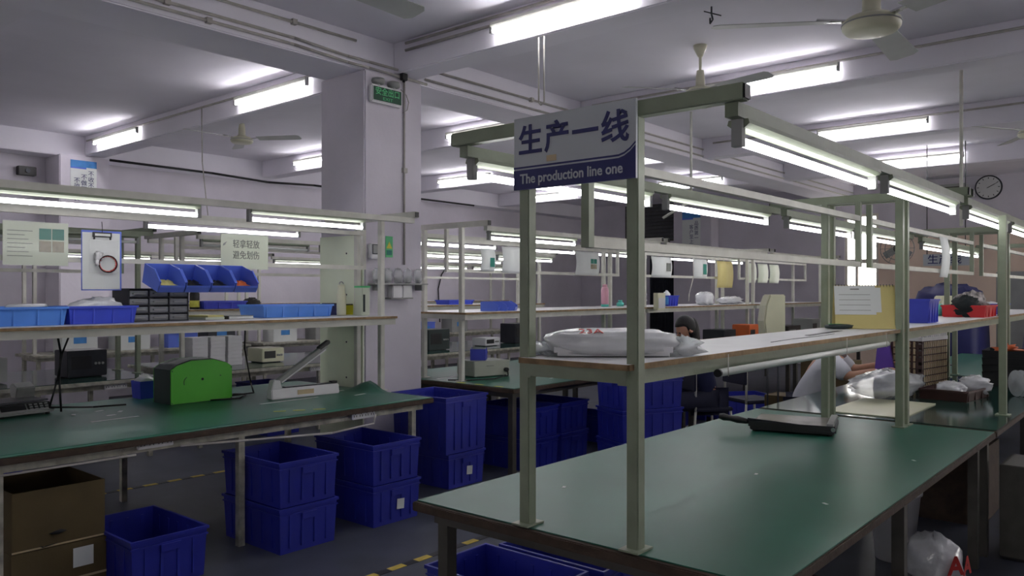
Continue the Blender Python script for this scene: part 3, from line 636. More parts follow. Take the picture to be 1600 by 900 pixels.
# drawer cabinet
t = thing('drawer_cabinet', 'small dark cabinet of twelve clear drawers on the left shelf', 'cabinet', (2.50, 5.28, ZS)); cw, cd, chh = .40, .24, .215
f = M().box(-cw / 2, cw / 2, cd / 2 - .006, cd / 2, 0, chh).box(-cw / 2, -cw / 2 + .006, -cd / 2, cd / 2 - .006, 0, chh).box(cw / 2 - .006, cw / 2, -cd / 2, cd / 2 - .006, 0, chh)
for k in range(5): f.box(-cw / 2 + .006, cw / 2 - .006, -cd / 2, cd / 2 - .006, k * (chh - .006) / 4, k * (chh - .006) / 4 + .006)
for k in (1, 2): x = -cw / 2 + k * cw / 3; f.box(x - .003, x + .003, -cd / 2, cd / 2 - .006, .006, chh - .006)
f.build('frame', 'dark_metal', t)
dw = cw / 3 - .012; dme = M().tub(dw, .2, .036, .003).mesh('drawer'); dme.materials.append(MATS['poly_film']); hme = M().box(-.04, .04, -.014, 0, .0, .007).mesh('handle'); hme.materials.append(MATS['grey_plastic'])
for r in range(4):
    for c in range(3):
        o = bpy.data.objects.new('drawer', dme); COL.objects.link(o); o.parent = t; o.location = (-cw / 2 + (c + .5) * cw / 3, -.012, .0075 + r * (chh - .006) / 4)
        q = bpy.data.objects.new('handle', hme); COL.objects.link(q); q.parent = o; q.location = (0, -.1005, .014)
t = thing('paper_stack', 'small stack of pale green paper right of the drawer cabinet', 'paper', (2.86, 5.25, ZS), .2); box(-.08, .08, -.11, .11, 0, .018).build('sheets', 'paper_sage', t); box(-.075, .075, -.105, .105, .018, .03, rot=Matrix.Rotation(.1, 3, 'Z')).build('top_sheets', 'paper_yellow', t)
t = thing('notebook', 'grey notebook with a dark spine on the left shelf', 'notebook', (3.08, 5.22, ZS), .05); box(-.10, .10, -.07, .07, .002, .02).build('pages', 'paper', t); M().box(-.105, .10, -.075, .075, .02, .023).box(-.105, .10, -.075, .075, 0, .002).build('covers', 'ink_grey', t); box(-.108, -.098, -.075, .075, 0, .023).build('spine', 'black_plastic', t)
tray((3.60, 5.36, ZS), .62, .34, .092, 'tray_blue', 'long light blue tray at the right end of the left shelf', ribs=5)
t = thing('plastic_bottle', 'pale translucent bottle with a loop cap on the left shelf', 'bottle', (4.04, 5.25, ZS)); M().lathe([(.036, 0), (.038, .02), (.038, .17), (.03, .195), (.03, .235), (.028, .25)], 18).build('body', 'cream_plastic', t); M().path([(.02 * math.cos(a), 0, .255 + .018 * math.sin(a)) for a in [i * PI / 6 for i in range(7)]], .004, 6).build('loop', 'grey_plastic', t)
t = thing('green_device', 'pale green upright dispenser with a dark window on the left shelf', 'dispenser', (4.165, 5.14, ZS)); box(-.04, .04, -.05, .05, 0, .235).build('case', 'paper_sage', t, bev=.005); box(-.032, -.012, -.053, -.05, .03, .17).build('window', 'machine_dark', t); box(-.041, .041, -.051, .051, .225, .24).build('lid', 'exit_text', t)
t = thing('dark_box', 'small dark blue box behind the rack end post', 'box', (4.10, 5.46, ZS)); box(-.05, .05, -.05, .05, 0, .09).build('case', 'ink_navy', t, bev=.003); box(-.055, .055, -.055, .055, .09, .098).build('lid', 'black_plastic', t)
t = thing('yellow_box', 'yellow plastic box at the right end of the left shelf', 'box', (4.23, 5.42, ZS)); M().tub(.12, .10, .085, .004, .006).build('body', 'yellow_plastic', t); box(-.062, .02, -.052, -.046, .08, .09).build('clip', 'black_plastic', t)
# hanging papers and bins on the document rails (rail plane Y 5.12)
t = thing('work_instruction', 'laminated work instruction with green photo squares hanging on the left rack', 'sheet', (1.742, 5.094, 1.70)); box(-.172, .172, -.002, 0, 0, .25).build('sheet', 'paper_sage', t)
for i, (x, z, m) in enumerate(((.015, .15, 'ink_green'), (.085, .15, 'ink_green'), (.015, .078, 'ink_photo'), (.085, .078, 'ink_photo'))): box(x, x + .064, -.0035, -.002, z, z + .064).build('photo', m, t)
for k in range(7): box(-.15, -.02 - .02 * (k % 3), -.0032, -.002, .05 + k * .024, .054 + k * .024).build('print_line', 'ink_grey', t)
box(-.172, .172, -.008, -.006, -.004, .254).build('plastic_sleeve', 'sleeve', t)
t = thing('clipboard', 'blue clipboard with a white sheet and a bag of wire clipped on it', 'clipboard', (2.105, 5.092, 1.555)); box(-.118, .118, -.004, 0, 0, .365).build('board', 'bin_blue', t); box(-.114, .108, -.006, -.004, .006, .352).build('paper', 'paper', t)
M().box(-.055, .055, -.016, -.006, .325, .355).box(-.05, -.045, -.02, -.006, .31, .33).box(.045, .05, -.02, -.006, .31, .33).build('clip', 'black_plastic', t); box(-.045, .045, -.018, -.016, .332, .347).build('clip_slot', 'paper', t)
M().path([(0, -.012, .355), (0, -.012, .385), (0, -.004, .42)], .002, 6).build('hook_wire', 'dark_metal', t)
t = thing('wire_sample', 'clear bag holding a looped white and red wire lead on the clipboard', 'plastic bag', (2.11, 5.072, 1.66)); box(-.085, .085, -.004, 0, 0, .20).build('film', 'sleeve', t)
for k, (r, m, dz) in enumerate(((.046, 'cable_white', .058), (.050, 'ink_red', .057), (.054, 'cable_black', .056))): M().path([(.02 + r * math.cos(a), -.008 - .003 * k, dz + r * .95 * math.sin(a)) for a in [i * PI / 10 for i in range(21)]], .0035, 6).build('wire', m, t)
M().lump(-.035, -.01, .10, .022, .008, .03, 10, 6, 2, .2, 3).lump(-.04, -.01, .065, .018, .008, .02, 10, 6, 2, .2, 5).build('connectors', 'white_plastic', t)
t = thing('notice_sheet', 'sage notice with two lines of handling reminder text on the left rack', 'sheet', (3.08, 5.094, 1.705)); box(-.185, .185, -.002, 0, 0, .243).build('sheet', 'paper_sage', t)
text('lettering', '轻拿轻放', .062, 'ink_grey', t, (.01, -.003, .172), FACE_Y, squeeze=.85); text('lettering', '避免划伤', .062, 'ink_grey', t, (.01, -.003, .095), FACE_Y, squeeze=.85)
M().prism([(-.17, .16), (-.155, .165), (-.14, .19), (-.165, .175)], 'y', -.004, -.002).build('shine_tape', 'poly_film', t)
def picking_bin(loc, label, m='bin_blue', s=1.0, rz=0, group=None, fill=None):
    """stackable bin with a slanted open front, opening towards -Y"""
    t = thing('picking_bin', label, 'bin', loc, rz, group); w, d, h = .165 * s, .22 * s, .125 * s; e = .005
    side = [(-d / 2, 0), (d / 2, 0), (d / 2, h), (-d * .12, h), (-d / 2 - .012 * s, h * .52), (-d / 2 - .012 * s, h * .36)]
    b = M()
    for x in (-w / 2, w / 2 - e): b.prism(side, 'x', x, x + e)
    b.box(-w / 2 + e, w / 2 - e, -d / 2, d / 2 - e, 0, e).box(-w / 2 + e, w / 2 - e, d / 2 - e, d / 2, 0, h); b.build('body', m, t)
    M().prism([(-d / 2, 0), (-d / 2 + e, 0), (-d / 2 + e, h * .3), (-d / 2 - .014 * s, h * .40), (-d / 2 - .014 * s, h * .30)], 'x', -w / 2, w / 2).build('front_lip', m, t)
    L = math.hypot(d * .38, h * .48)
    for x in (-w / 2 - .003, w / 2 - .006): M().prism([(-d * .12, h), (-d * .12, h + .006), (-d / 2 - .016 * s, h * .52 + .006), (-d / 2 - .012 * s, h * .52)], 'x', x, x + .009).build('side_flange', m, t)
    if fill: M().lump(0, -.01, .02 * s, w * .36, d * .33, .025 * s, 12, 7, 2, .2, 8).build('contents', fill, t)
    return t
for i, (fl, w) in enumerate((('paper_yellow', 'leftmost, with pale yellow paper inside'), ('ink_black', 'second from left, holding small black parts'), ('dark_metal', 'third from the left, nearly empty'), ('orange', 'rightmost, with an orange packet inside'))):
    picking_bin((2.435 + i * .172, 4.985, 1.575), 'blue picking bin on the left rack rail, ' + w, fill=fl, group='blue picking bins hung on the left rack').rotation_euler[0] = .30

# ------------------------------------------------------------------ things on the bench and shelf right of the pillar
t = thing('power_unit', 'grey metal power unit on the bench right of the pillar', 'power supply', (5.60, 5.12, .752), -.25); box(-.20, .20, -.15, .15, .01, .15).build('case', 'unit_grey', t, bev=.005); box(-.06, .02, -.152, -.15, .1, .106).build('badge', 'ink_grey', t)
for x in (-.17, .17):
    for y in (-.12, .12): M().cyl((x, y, 0), (x, y, .011), .012, 8).build('foot', 'black_plastic', t)
M().cyl((.15, -.15, .06), (.15, -.185, .06), .02, 10).build('plug', 'black_plastic', t)
conduit('black lead running from the grey power unit along the mat', [(5.70, 4.90, .81), (5.66, 4.86, .765), (5.4, 4.8, .76), (5.15, 4.9, .76), (5.06, 5.05, .76)], r=.006, m='cable_black', cat='cable')
picking_bin((5.56, 5.14, .903), 'blue bin standing on top of the grey power unit', m='box_blue', s=.85, rz=2.2)
ZP = 1.364
for i, (dx, f) in enumerate(((0, None), (.125, None), (.25, 'orange'))):
    picking_bin((5.62 + dx, 5.05 + .0 * dx, ZP), 'blue bin on the shelf right of the pillar, %s of three' % ('left', 'middle', 'right with orange parts')[i], s=.72, rz=.5, m='bin_blue', fill=f, group='bins on the shelf right of the pillar')
for i, m in enumerate(('bin_blue', 'bin_blue', 'bin_blue', 'red_plastic')):
    picking_bin((6.95 + i * .16, 8.1, 1.362), 'small %s bin on the third line shelf, %s of four' % ('red' if i == 3 else 'blue', ('first', 'second', 'third', 'last')[i]), s=.85, rz=PI, m=m, group='bins on the third line shelf')
t = thing('water_bottle', 'pink bottle with a teal base on the shelf between the sign posts', 'bottle', (8.02, 5.36, ZP)); M().lathe([(.045, .03), (.045, .2), (.038, .225), (.03, .24)], 18).build('body', 'pink', t); M().lathe([(.046, 0), (.046, .03)], 18).build('base', 'teal', t); M().lathe([(.028, .24), (.03, .262), (.02, .268)], 14).build('cap', 'pink', t)
t = thing('small_jar', 'small teal jar beside the pink bottle', 'jar', (8.42, 5.40, ZP)); M().lathe([(.045, 0), (.045, .04), (.03, .05)], 16).build('body', 'teal', t); M().cyl((0, 0, .05), (0, 0, .075), .026, 12).build('lid', 'teal', t)
o = M().lump(0, 0, .11, .085, .08, .115, 18, 12, 2.2, .08, 41).build('plastic_bag', 'poly'); tag(o, 'white knotted plastic bag behind the right sign post', 'plastic bag', None, (8.72, 5.3, ZP))
t = thing('paper_holder', 'cream wall holder hung on the rack beside the right sign post', 'holder', (8.30, 4.78, 1.33)); box(-.09, .09, -.03, .03, 0, .20).build('case', 'cream_plastic', t, bev=.004); box(-.075, .075, -.034, -.03, .02, .14).build('front_pocket', 'white_plastic', t)
t = tray((8.95, 5.05, ZP), .26, .2, .13, 'box_blue', 'blue box with a white bag on the shelf above the seated woman', name='parts_box', cat='box'); box(-.15, -.131, -.1, .1, .02, .12).build('side_label', 'sky_print', t)
o = M().lump(0, 0, .08, .06, .05, .09, 14, 9, 2, .1, 12).build('plastic_bag', 'poly'); tag(o, 'small white bag sticking out of the blue box above the seated woman', 'plastic bag', None, (8.95, 5.05, ZP + .02))
o = M().lump(0, 0, .085, .14, .10, .09, 20, 12, 3, .05, 52).build('plastic_bag', 'poly'); tag(o, 'rounded white plastic bag on the shelf right of the seated woman', 'plastic bag', None, (9.92, 5.02, ZP))
o = M().lump(0, 0, .05, .26, .14, .055, 20, 10, 2.2, .12, 53).build('plastic_bag', 'poly'); tag(o, 'flattened white plastic bag at the far end of that shelf', 'plastic bag', None, (10.75, 5.05, ZP))
def hung_sheet(x, y, z, w, h, label, mats=(), m='paper', bow=.02, rz=0):
    t = thing('hanging_sheet', label, 'sheet', (x, y, z), rz, 'sheets hung on the document rails'); n = 8; vs = []; fs = []
    for j in range(n + 1):
        v = j / n
        for sx in (-1, 1):
            for th in (0, .002): vs.append((sx * w / 2, -bow * math.sin(PI * v) - th, v * h))
    for j in range(n):
        a, b = j * 4, j * 4 + 4; fs += [(a + 1, a + 3, b + 3, b + 1), (a, b, b + 2, a + 2), (a, a + 1, b + 1, b), (a + 2, b + 2, b + 3, a + 3)]
    fs += [(0, 2, 3, 1), (n * 4, n * 4 + 1, n * 4 + 3, n * 4 + 2)]
    mm = M(); mm._add(vs, fs, True); mm.build('page', m, t)
    for (x0, x1, z0, z1, mm_) in mats:
        v = (z0 + z1) / 2; yy = -bow * math.sin(PI * v) - .004; box(x0 * w, x1 * w, yy - .002, yy, z0 * h, z1 * h).build('print', mm_, t)
    return t
ph4 = tuple((a, a + .12, b, b + .2, m) for a, b, m in ((.1, .5, 'ink_green'), (.24, .5, 'ink_green'), (.1, .27, 'ink_photo'), (.24, .27, 'ink_photo')))
gp = ((.15, .4, .35, .72, 'ink_green'),)
hung_sheet(6.12, 5.160, 1.73, .42, .26, 'white sheet with a teal square hung on the rack right of the pillar', gp)
hung_sheet(5.70, 5.160, 1.74, .2, .22, 'narrow white sheet hung beside the pillar rack post', ((.1, .4, .2, .6, 'ink_green'),))
hung_sheet(7.36, 5.160, 1.73, .45, .26, 'white sheet with four green photos hung between the sign posts', ph4)
hung_sheet(9.0, 5.160, 1.73, .5, .26, 'white sheet with grey photos hung right of the right sign post', ((.2, .42, .3, .7, 'ink_grey'),))
hung_sheet(10.05, 5.160, 1.73, .4, .26, 'white sheet with a green column hung above the rounded white bag', ((.15, .4, .2, .75, 'ink_green'),))
hung_sheet(10.75, 5.13, 1.60, .5, .38, 'tan paper sheet bowed over the document rail', (), m='kraft')
for i, x in enumerate((11.7, 12.15, 12.6)): hung_sheet(x, 5.160, 1.68, .38, .3, 'pale plastic sheet hung on the far second-line rack, %s of three' % ('left', 'middle', 'right')[i], m='paper_sage')
hung_sheet(6.45, 8.06, 1.73, .36, .26, 'plain tan sheet hung on the third line behind the rack post', m='kraft')

# ------------------------------------------------------------------ foreground shelf and bench things
Z1 = 1.326
t = thing('foam_bag', 'large clear bag of white foam sheets with red print on the front shelf', 'plastic bag', (2.385, 1.57, Z1), math.radians(-50))
M().box(-.205, .20, -.125, .125, .003, .045).build('foam_sheets', 'foam', t, bev=.012)
M().lump(.0, 0, .045, .235, .15, .047, 36, 18, 3.0, .018, 61).build('film', 'poly_thick', t)
M().lump(-.245, .02, .02, .06, .08, .022, 16, 8, 2, .2, 62).build('gathered_end', 'poly_clear', t); M().lump(.25, 0, .03, .07, .10, .032, 16, 8, 2, .15, 63).build('folded_end', 'poly_clear', t)
text('red_print', '23A', .05, 'ink_red', t, (-.08, -.112, .0875), Matrix.Rotation(.36, 3, 'X'))
t = thing('steel_ruler', 'long thin dark ruler lying on the front shelf', 'ruler', (4.35, 1.50, Z1), .06); box(-.30, .30, -.014, .014, 0, .0015).build('blade', 'dark_metal', t); M().cyl((.285, 0, .0015), (.285, 0, .0022), .005, 8).build('hole', 'paper', t)
o = M().path([(-.5, 0, .001), (-.2, .01, .001), (.1, -.01, .001), (.4, 0, .001)], .0012, 5).build('thread', 'cable_black'); tag(o, 'loose dark thread lying on the front shelf', 'thread', None, (3.9, 1.42, Z1), .03)
# desk calendar
t = thing('desk_calendar', 'yellow desk calendar with white pages standing on the front shelf', 'calendar', (5.02, 1.50, Z1), math.radians(-62))
Rb = Matrix.Rotation(math.radians(-14), 3, 'X'); Rf = Matrix.Rotation(math.radians(14), 3, 'X')
M().box(-.17, .17, -.002, .002, 0, .265, rot=Rb, piv=(0, 0, 0)).build('front_board', 'kraft', t).location = (0, -.064, .001)
M().box(-.17, .17, -.002, .002, 0, .265, rot=Rf, piv=(0, 0, 0)).build('back_board', 'kraft', t).location = (0, .064, .001)
pg = M().box(-.17, .06, -.006, -.003, .085, .262, rot=Rb, piv=(0, 0, 0)).build('page', 'paper', t); pg.location = (0, -.064, .001)
p2 = M().box(-.15, .09, -.0045, -.0025, .10, .25, rot=Rb, piv=(0, 0, 0)).build('page', 'paper', t); p2.location = (0, -.064, .001)
for k in range(4): M().box(-.145, .03, -.0072, -.006, .11 + k * .032, .112 + k * .032, rot=Rb, piv=(0, 0, 0)).build('print_line', 'ink_grey', pg)
M().box(-.08, -.03, -.0072, -.006, .238, .244, rot=Rb, piv=(0, 0, 0)).build('heading', 'ink_grey', pg)
for k in range(20): x = -.16 + k * .0168; M().path([(x, .008 * math.cos(a), .257 + .008 * math.sin(a)) for a in [i * PI / 3 for i in range(7)]], .0014, 5).build('ring', 'black_plastic', t)
t = thing('pencil_pouch', 'dark green zip pouch lying in front of the desk calendar', 'pouch', (4.90, 1.60, Z1), math.radians(-45)); M().lump(0, 0, .014, .095, .03, .0145, 18, 8, 3, .03, 70).build('pouch', 'machine_dark', t); M().path([(.09, 0, .016), (.12, .01, .012), (.14, .0, .008)], .003, 6).build('zip_cord', 'cable_black', t); box(-.07, .06, -.004, .004, .027, .03).build('zip', 'exit_text', t)
t = thing('unlit_tube', 'unlit white fluorescent tube tied under the front shelf edge', 'light', (3.64, 1.27, 1.262)); M().cyl((-1.02, 0, 0), (1.02, 0, 0), .014, 12).build('tube', 'tube_off', t)
for s in (-1, 1): M().cyl((s * 1.02, 0, 0), (s * 1.035, 0, 0), .014, 12).build('end_cap', 'black_plastic', t)
for x in (-.98, .3, .95): M().path([(x, -.016, -.014), (x, -.016, .064)], .0016, 5).build('tie', 'cable_white', t)
# guillotine paper cutter
t = thing('paper_cutter', 'black guillotine paper cutter with a raised-lip deck on the foreground mat', 'paper cutter', (4.55, 1.745, .752), math.radians(-75))
box(-.225, .225, -.13, .26, .008, .042).build('base', 'black_plastic', t, bev=.004); box(-.215, .215, -.12, .255, .042, .046).build('deck', 'cutter_deck', t)
M().box(.185, .22, -.125, .26, .046, .066).build('paper_stop', 'grey_plastic', t, bev=.002)
bl = M().prism([(-.235, .046), (.235, .020), (.235, .048), (.0, .06), (-.235, .075)], 'y', -.142, -.133).build('blade', 'dark_metal', t)
M().box(-.23, .23, -.149, -.142, .03, .058).build('blade_arm', 'black_plastic', t)
M().lathe([(.012, 0), (.016, .012), (.021, .06), (.016, .10), (.021, .14), (.014, .165)], 12).build('handle', 'black_plastic', t)
cut_h = [c for c in bpy.data.objects if c.parent == t and c.name.startswith('handle')][0]; cut_h.rotation_euler = (0, -PI / 2 + .12, 0); cut_h.location = (-.23, -.145, .055)
M().cyl((.22, -.152, .04), (.22, -.13, .04), .012, 12).build('pivot_bolt', 'chrome', t)
for x in (-.2, .2):
    for y in (-.11, .24): M().cyl((x, y, 0), (x, y, .009), .014, 10).build('foot', 'black_plastic', t)
for i, (x, y, r) in enumerate(((2.62, 1.95, .5), (3.35, 1.45, .2), (3.05, 1.05, 1.0), (4.1, 1.0, .7))):
    o = box(-.012, .012, -.006, .006, 0, .001).build('paper_scrap', 'paper'); tag(o, 'tiny white scrap on the foreground mat, %s' % ('left of the left sign post', 'on the bright stripe', 'near the right edge', 'towards the far right corner')[i], 'paper scrap', 'scraps on the foreground mat', (x, y, .752), r)

# second front bench: shelf and table things
t = tray((6.25, 1.50, Z1), .28, .22, .165, 'box_blue', 'tall blue box on the shelf right of the double posts', name='parts_box', cat='box')
o = M().lump(0, 0, .09, .05, .06, .09, 14, 10, 2.4, .1, 75).build('plastic_bag', 'poly_clear'); tag(o, 'clear plastic bag slumped behind the desk calendar', 'plastic bag', None, (5.82, 1.55, Z1))
tray((8.0, 1.50, Z1), .50, .34, .10, 'red_plastic', 'red tray heaped with clothes on the second front shelf', name='red_tray')
o = M().lump(0, 0, .06, .14, .11, .10, 20, 12, 2, .12, 80).build('folded_cloth', 'cloth_dark'); tag(o, 'dark cloth in the red tray', 'cloth', None, (7.86, 1.50, Z1 + .02))
o = M().lump(0, 0, .08, .12, .11, .11, 22, 14, 2, .14, 81).build('patterned_cloth', 'cloth_pattern'); tag(o, 'black and white patterned cloth in the red tray', 'cloth', None, (8.12, 1.50, Z1 + .02))
o = M().lump(0, 0, .05, .05, .05, .05, 14, 10, 2, .1, 82).build('teal_cloth', 'teal'); tag(o, 'small teal cloth tucked behind the red tray', 'cloth', None, (8.0, 1.74, Z1))
tray((9.0, 1.5, Z1), .35, .26, .10, 'tray_deep', 'blue tray on the third front rack at the right edge')
o = M().lump(0, 0, .05, .12, .09, .055, 16, 10, 2, .1, 83).build('parts_bag', 'poly'); tag(o, 'white bag in the blue tray at the right edge', 'plastic bag', None, (9.0, 1.5, Z1 + .01))
hung_sheet(7.05, 1.505, 1.66, .27, .32, 'pale grey blank sheet hung on the second front rack', m='paper')
for i, (x, y) in enumerate(((5.78, 1.55), (8.9, 2.2))):
    t = thing('cream_cover', 'tall cream curved machine cover %s' % ('beyond the double posts, left of the calendar', 'left of the red tray')[i], 'machine cover', ((7.1, 2.92, .0), (9.6, 2.05, .752))[i], -.6)
    hgt = 1.5 if i == 0 else .85; z0 = (1.12, .35)[i]
    M().prism([(-.10, z0 + .02), (.10, z0), (.10, z0 + .40), (-.06, z0 + .40), (-.10, z0 + .3), (-.12, z0 + .16)], 'y', -.06, .06).build('cover', 'cream_plastic', t, bev=.01)
    for s in (-.05, .06): M().cyl((s, 0, 0), (s, 0, z0 + .01), .008, 8).build('stand_leg', 'dark_metal', t)
    if i == 0: box(-.12, .12, -.12, .12, 0, .02).build('stand_base', 'dark_metal', t)
    else: box(-.10, .10, -.08, .08, 0, .01).build('stand_base', 'dark_metal', t)
# stack of brown slotted trays with a white one on top
for k in range(8):
    t = thing('slotted_tray', ('white slotted tray lying on top of the brown tray stack' if k == 7 else 'brown slotted component tray, number %s from the bottom of the stack' % ('one', 'two', 'three', 'four', 'five', 'six', 'seven')[k]), 'tray', (7.35, 1.80, .752 + k * .056), -.15, 'stacked slotted trays')
    m = 'foam' if k == 7 else 'tray_brown'
    M().tub(.52, .36, .03, .008, .0).build('body', m, t); pins = M()
    for i in range(13):
        x = -.24 + i * .04; pins.box(x - .008, x + .008, -.178, -.168, .03, .0555); pins.box(x - .008, x + .008, .168, .178, .03, .0555)
    for j in range(8):
        y = -.14 + j * .04; pins.box(-.258, -.248, y - .008, y + .008, .03, .0555); pins.box(.248, .258, y - .008, y + .008, .03, .0555)
    pins.build('peg_rows', 'foam' if k == 7 else 'tray_brown', t)['kind'] = 'stuff'
    if k < 7:
        for i in range(12): box(-.228 + i * .04, -.212 + i * .04, -.185, -.179, .004, .05).build('pin', 'carton_tape', t)
        for j in range(7): box(-.267, -.261, -.128 + j * .04, -.112 + j * .04, .004, .05).build('pin', 'carton_tape', t)
t = thing('purple_panel', 'purple plastic panel leaning against the brown tray stack', 'panel', (7.03, 1.93, .752), -.15); M().prism([(-.10, 0), (.10, 0), (.06, .38), (-.03, .38)], 'x', -.012, .012).build('panel', 'purple', t)
t = tray((6.72, 1.36, .752), .48, .34, .075, 'tray_brown', 'dark brown shallow tray holding clear bags on the glossy bench', rz=-.12)
for i, (x, y, a, b, c) in enumerate(((6.62, 1.36, .12, .10, .055), (6.92, 1.26, .15, .11, .065))):
    o = M().lump(0, 0, c, a, b, c, 20, 12, 2.4, .07, 90 + i).build('parts_bag', 'poly'); tag(o, 'shiny clear bag in the brown shallow tray, %s one' % ('left', 'right')[i], 'plastic bag', None, (x, y, .772), .3)
o = M().lump(0, 0, .095, .46, .20, .10, 34, 16, 2.0, .06, 95).build('plastic_bag', 'poly_clear'); tag(o, 'big crumpled clear bag under the hand of the worker in white', 'plastic bag', None, (6.42, 1.74, .759), -.12)
o = M().box(-.42, .42, -.24, .24, 0, .006).build('work_board', 'cream_plastic'); tag(o, 'cream board lying on the glossy bench under the clear bag', 'board', None, (5.82, 1.62, .752), .0)
for n_, (x, y) in enumerate(((7.1, 1.0),)):
    t = thing('tape_reel', 'clear plastic reel standing on the glossy bench at the right edge', 'reel', (x, y, .752), .7); 
    for s in (-.02, .02): M().cyl((0, s - .002, .1), (0, s + .002, .1), .10, 28).build('flange', 'poly_clear', t)
    M().cyl((0, -.018, .1), (0, .018, .1), .035, 16).build('hub', 'black_plastic', t)
for i, (x, y, w) in enumerate(((8.0, 1.9, .5), (7.97, 1.2, .45))):
    t = thing('black_tray_stack', 'dark stack of black parts trays on the glossy bench, %s one' % ('rear', 'front')[i], 'tray stack', (x, y, .752), .05)
    for k in range(5): M().tub(w, .34, .058, .008, .006).build('tray', 'cover_dark', t).location = (0, 0, k * .06)
    M().lump(0, 0, .30, .16, .09, .03, 14, 8, 2, .3, i).build('yellow_leads', 'yellow_plastic' if i == 0 else 'orange', t)

# under and beside the foreground bench, in deep shade
t = thing('printed_bag', 'white plastic bag with red print on the floor under the foreground bench', 'plastic bag', (4.66, 1.04, 0), -.7); M().lump(0, 0, .13, .11, .15, .135, 20, 14, 2.6, .07, 99).build('bag', 'poly', t); text('red_print', 'A', .13, 'ink_red', t, (0, -.165, .15), FACE_Y, bold=.004); text('red_print', 'A', .13, 'ink_red', t, (.085, -.14, .14), Matrix.Rotation(.5, 3, 'Z') @ FACE_Y, bold=.004)
t = thing('white_bucket', 'pale bucket under the foreground bench behind the printed bag', 'bucket', (4.98, 1.32, 0)); M().lathe([(.10, 0), (.14, .38), (.15, .38), (.15, .40), (.135, .40), (.095, .01)], 20).build('body', 'white_plastic', t); M().path([(.15 * math.cos(a), .05, .40 - .1 * math.sin(a)) for a in [i * PI / 8 for i in range(9)]], .004, 6).build('bail', 'chrome', t)
t = thing('metal_cabinet', 'dark metal cabinet on the floor beyond the foreground bench', 'cabinet', (5.55, .70, 0)); box(-.20, .20, -.15, .15, .02, .55).build('body', 'dark_steel', t, bev=.004); box(-.19, .19, -.156, -.15, .04, .53).build('door', 'dark_steel', t); M().cyl((.15, -.158, .28), (.15, -.175, .28), .01, 8).build('knob', 'chrome', t); M().box(-.18, .18, -.13, .13, 0, .02).build('plinth', 'black_plastic', t)
carton((3.3, 1.3, 0), .5, .4, .3, 'dark carton on the floor under the middle of the foreground bench', open_=False, m='brown_edge')
carton((6.3, 1.3, 0), .6, .5, .5, 'dark carton under the second front bench', open_=False, m='brown_edge')

# ------------------------------------------------------------------ things on lines three and four
k = 0
for c in range(3):
    for r in range(8):
        o = box(-.085, .085, -.12, .12, 0, .038).build('flat_box', 'white_plastic', bev=.003)
        tag(o, 'thin white box, number %s up in the %s stack behind the green machine' % (('one', 'two', 'three', 'four', 'five', 'six', 'seven', 'eight')[r], ('left', 'middle', 'right')[c]), 'box', 'thin white boxes stacked on the third line', (4.25 + c * .2, 8.0 + random.uniform(-.004, .004), .752 + r * .0392), random.uniform(-.02, .02))
for i, (x, y, w, d, h, m, lb) in enumerate(((9.7, 4.7, .35, .3, .3, 'dark_metal', 'dark tester on the bench behind the seated woman, left one'), (10.5, 4.7, .3, .25, .34, 'orange', 'orange tester on the bench behind the seated woman'), (11.9, 4.7, .5, .3, .28, 'black_plastic', 'black machine on the far second-line bench'), (12.8, 4.7, .35, .3, .36, 'grey_plastic', 'grey machine on the far second-line bench'), (2.2, 8.0, .5, .35, .22, 'grey_plastic', 'grey equipment case on the left part of the third line'), (3.1, 7.95, .35, .3, .25, 'dark_metal', 'dark equipment case behind the small blue bin'), (5.1, 8.0, .28, .3, .16, 'cream_plastic', 'cream instrument on the third line right of the white boxes'),
        (7.6, 7.9, .4, .3, .28, 'machine_dark', 'dark green machine on the third line right of the pillar'), (8.7, 7.9, .32, .26, .12, 'white_plastic', 'white instrument on the third line between the sign posts'), (9.5, 8.0, .4, .3, .3, 'dark_metal', 'dark instrument on the third line left of the foam bag'), (1.4, 7.9, .4, .35, .28, 'black_plastic', 'black instrument with a red light on the third line'))):
    t = thing('instrument_case', lb, 'instrument', (x, y, .753), 0); box(-w / 2, w / 2, -d / 2, d / 2, .008, h).build('case', m, t, bev=.006); box(-w * .4, w * .1, -d / 2 - .003, -d / 2, h * .3, h * .8).build('panel', 'black_plastic' if m != 'black_plastic' else 'grey_plastic', t)
    for k in range(3): M().cyl((w * (.2 + .09 * k), -d / 2 - .012, h * .5), (w * (.2 + .09 * k), -d / 2, h * .5), .012, 8).build('knob', 'led_red' if (i == 10 and k == 0) else 'grey_plastic', t)
    M().box(-w * .4, w * .4, -d * .4, d * .4, 0, .008).build('feet', 'black_plastic', t)
tray((4.55, 8.05, 1.362), .5, .3, .08, 'box_blue', 'dark blue tray on the third line shelf above the light blue tray'); o = M().lump(0, 0, .05, .10, .09, .06, 14, 9, 2, .15, 7).build('cable_bundle', 'hair'); tag(o, 'dark cable bundle beside the dark blue tray on the third line', 'cable', None, (4.95, 8.05, 1.362))
o = M().lump(0, 0, .02, .09, .07, .03, 12, 7, 2, .2, 17).build('red_parts', 'red_plastic'); tag(o, 'red parts lying in the dark blue tray on the third line shelf', 'parts', None, (4.5, 8.05, 1.372)); o['kind'] = 'stuff'
tray((7.15, 8.0, 1.362 - .0) if False else (8.2, 8.05, 1.362), .5, .28, .06, 'tray_deep', 'flat blue tray on the right part of the third line shelf')
hung_sheet(4.6, 8.06, 1.54, .18, .22, 'white sheet with a coiled cable picture on the third line rack', ((-.2, .2, .45, .7, 'ink_grey'),))
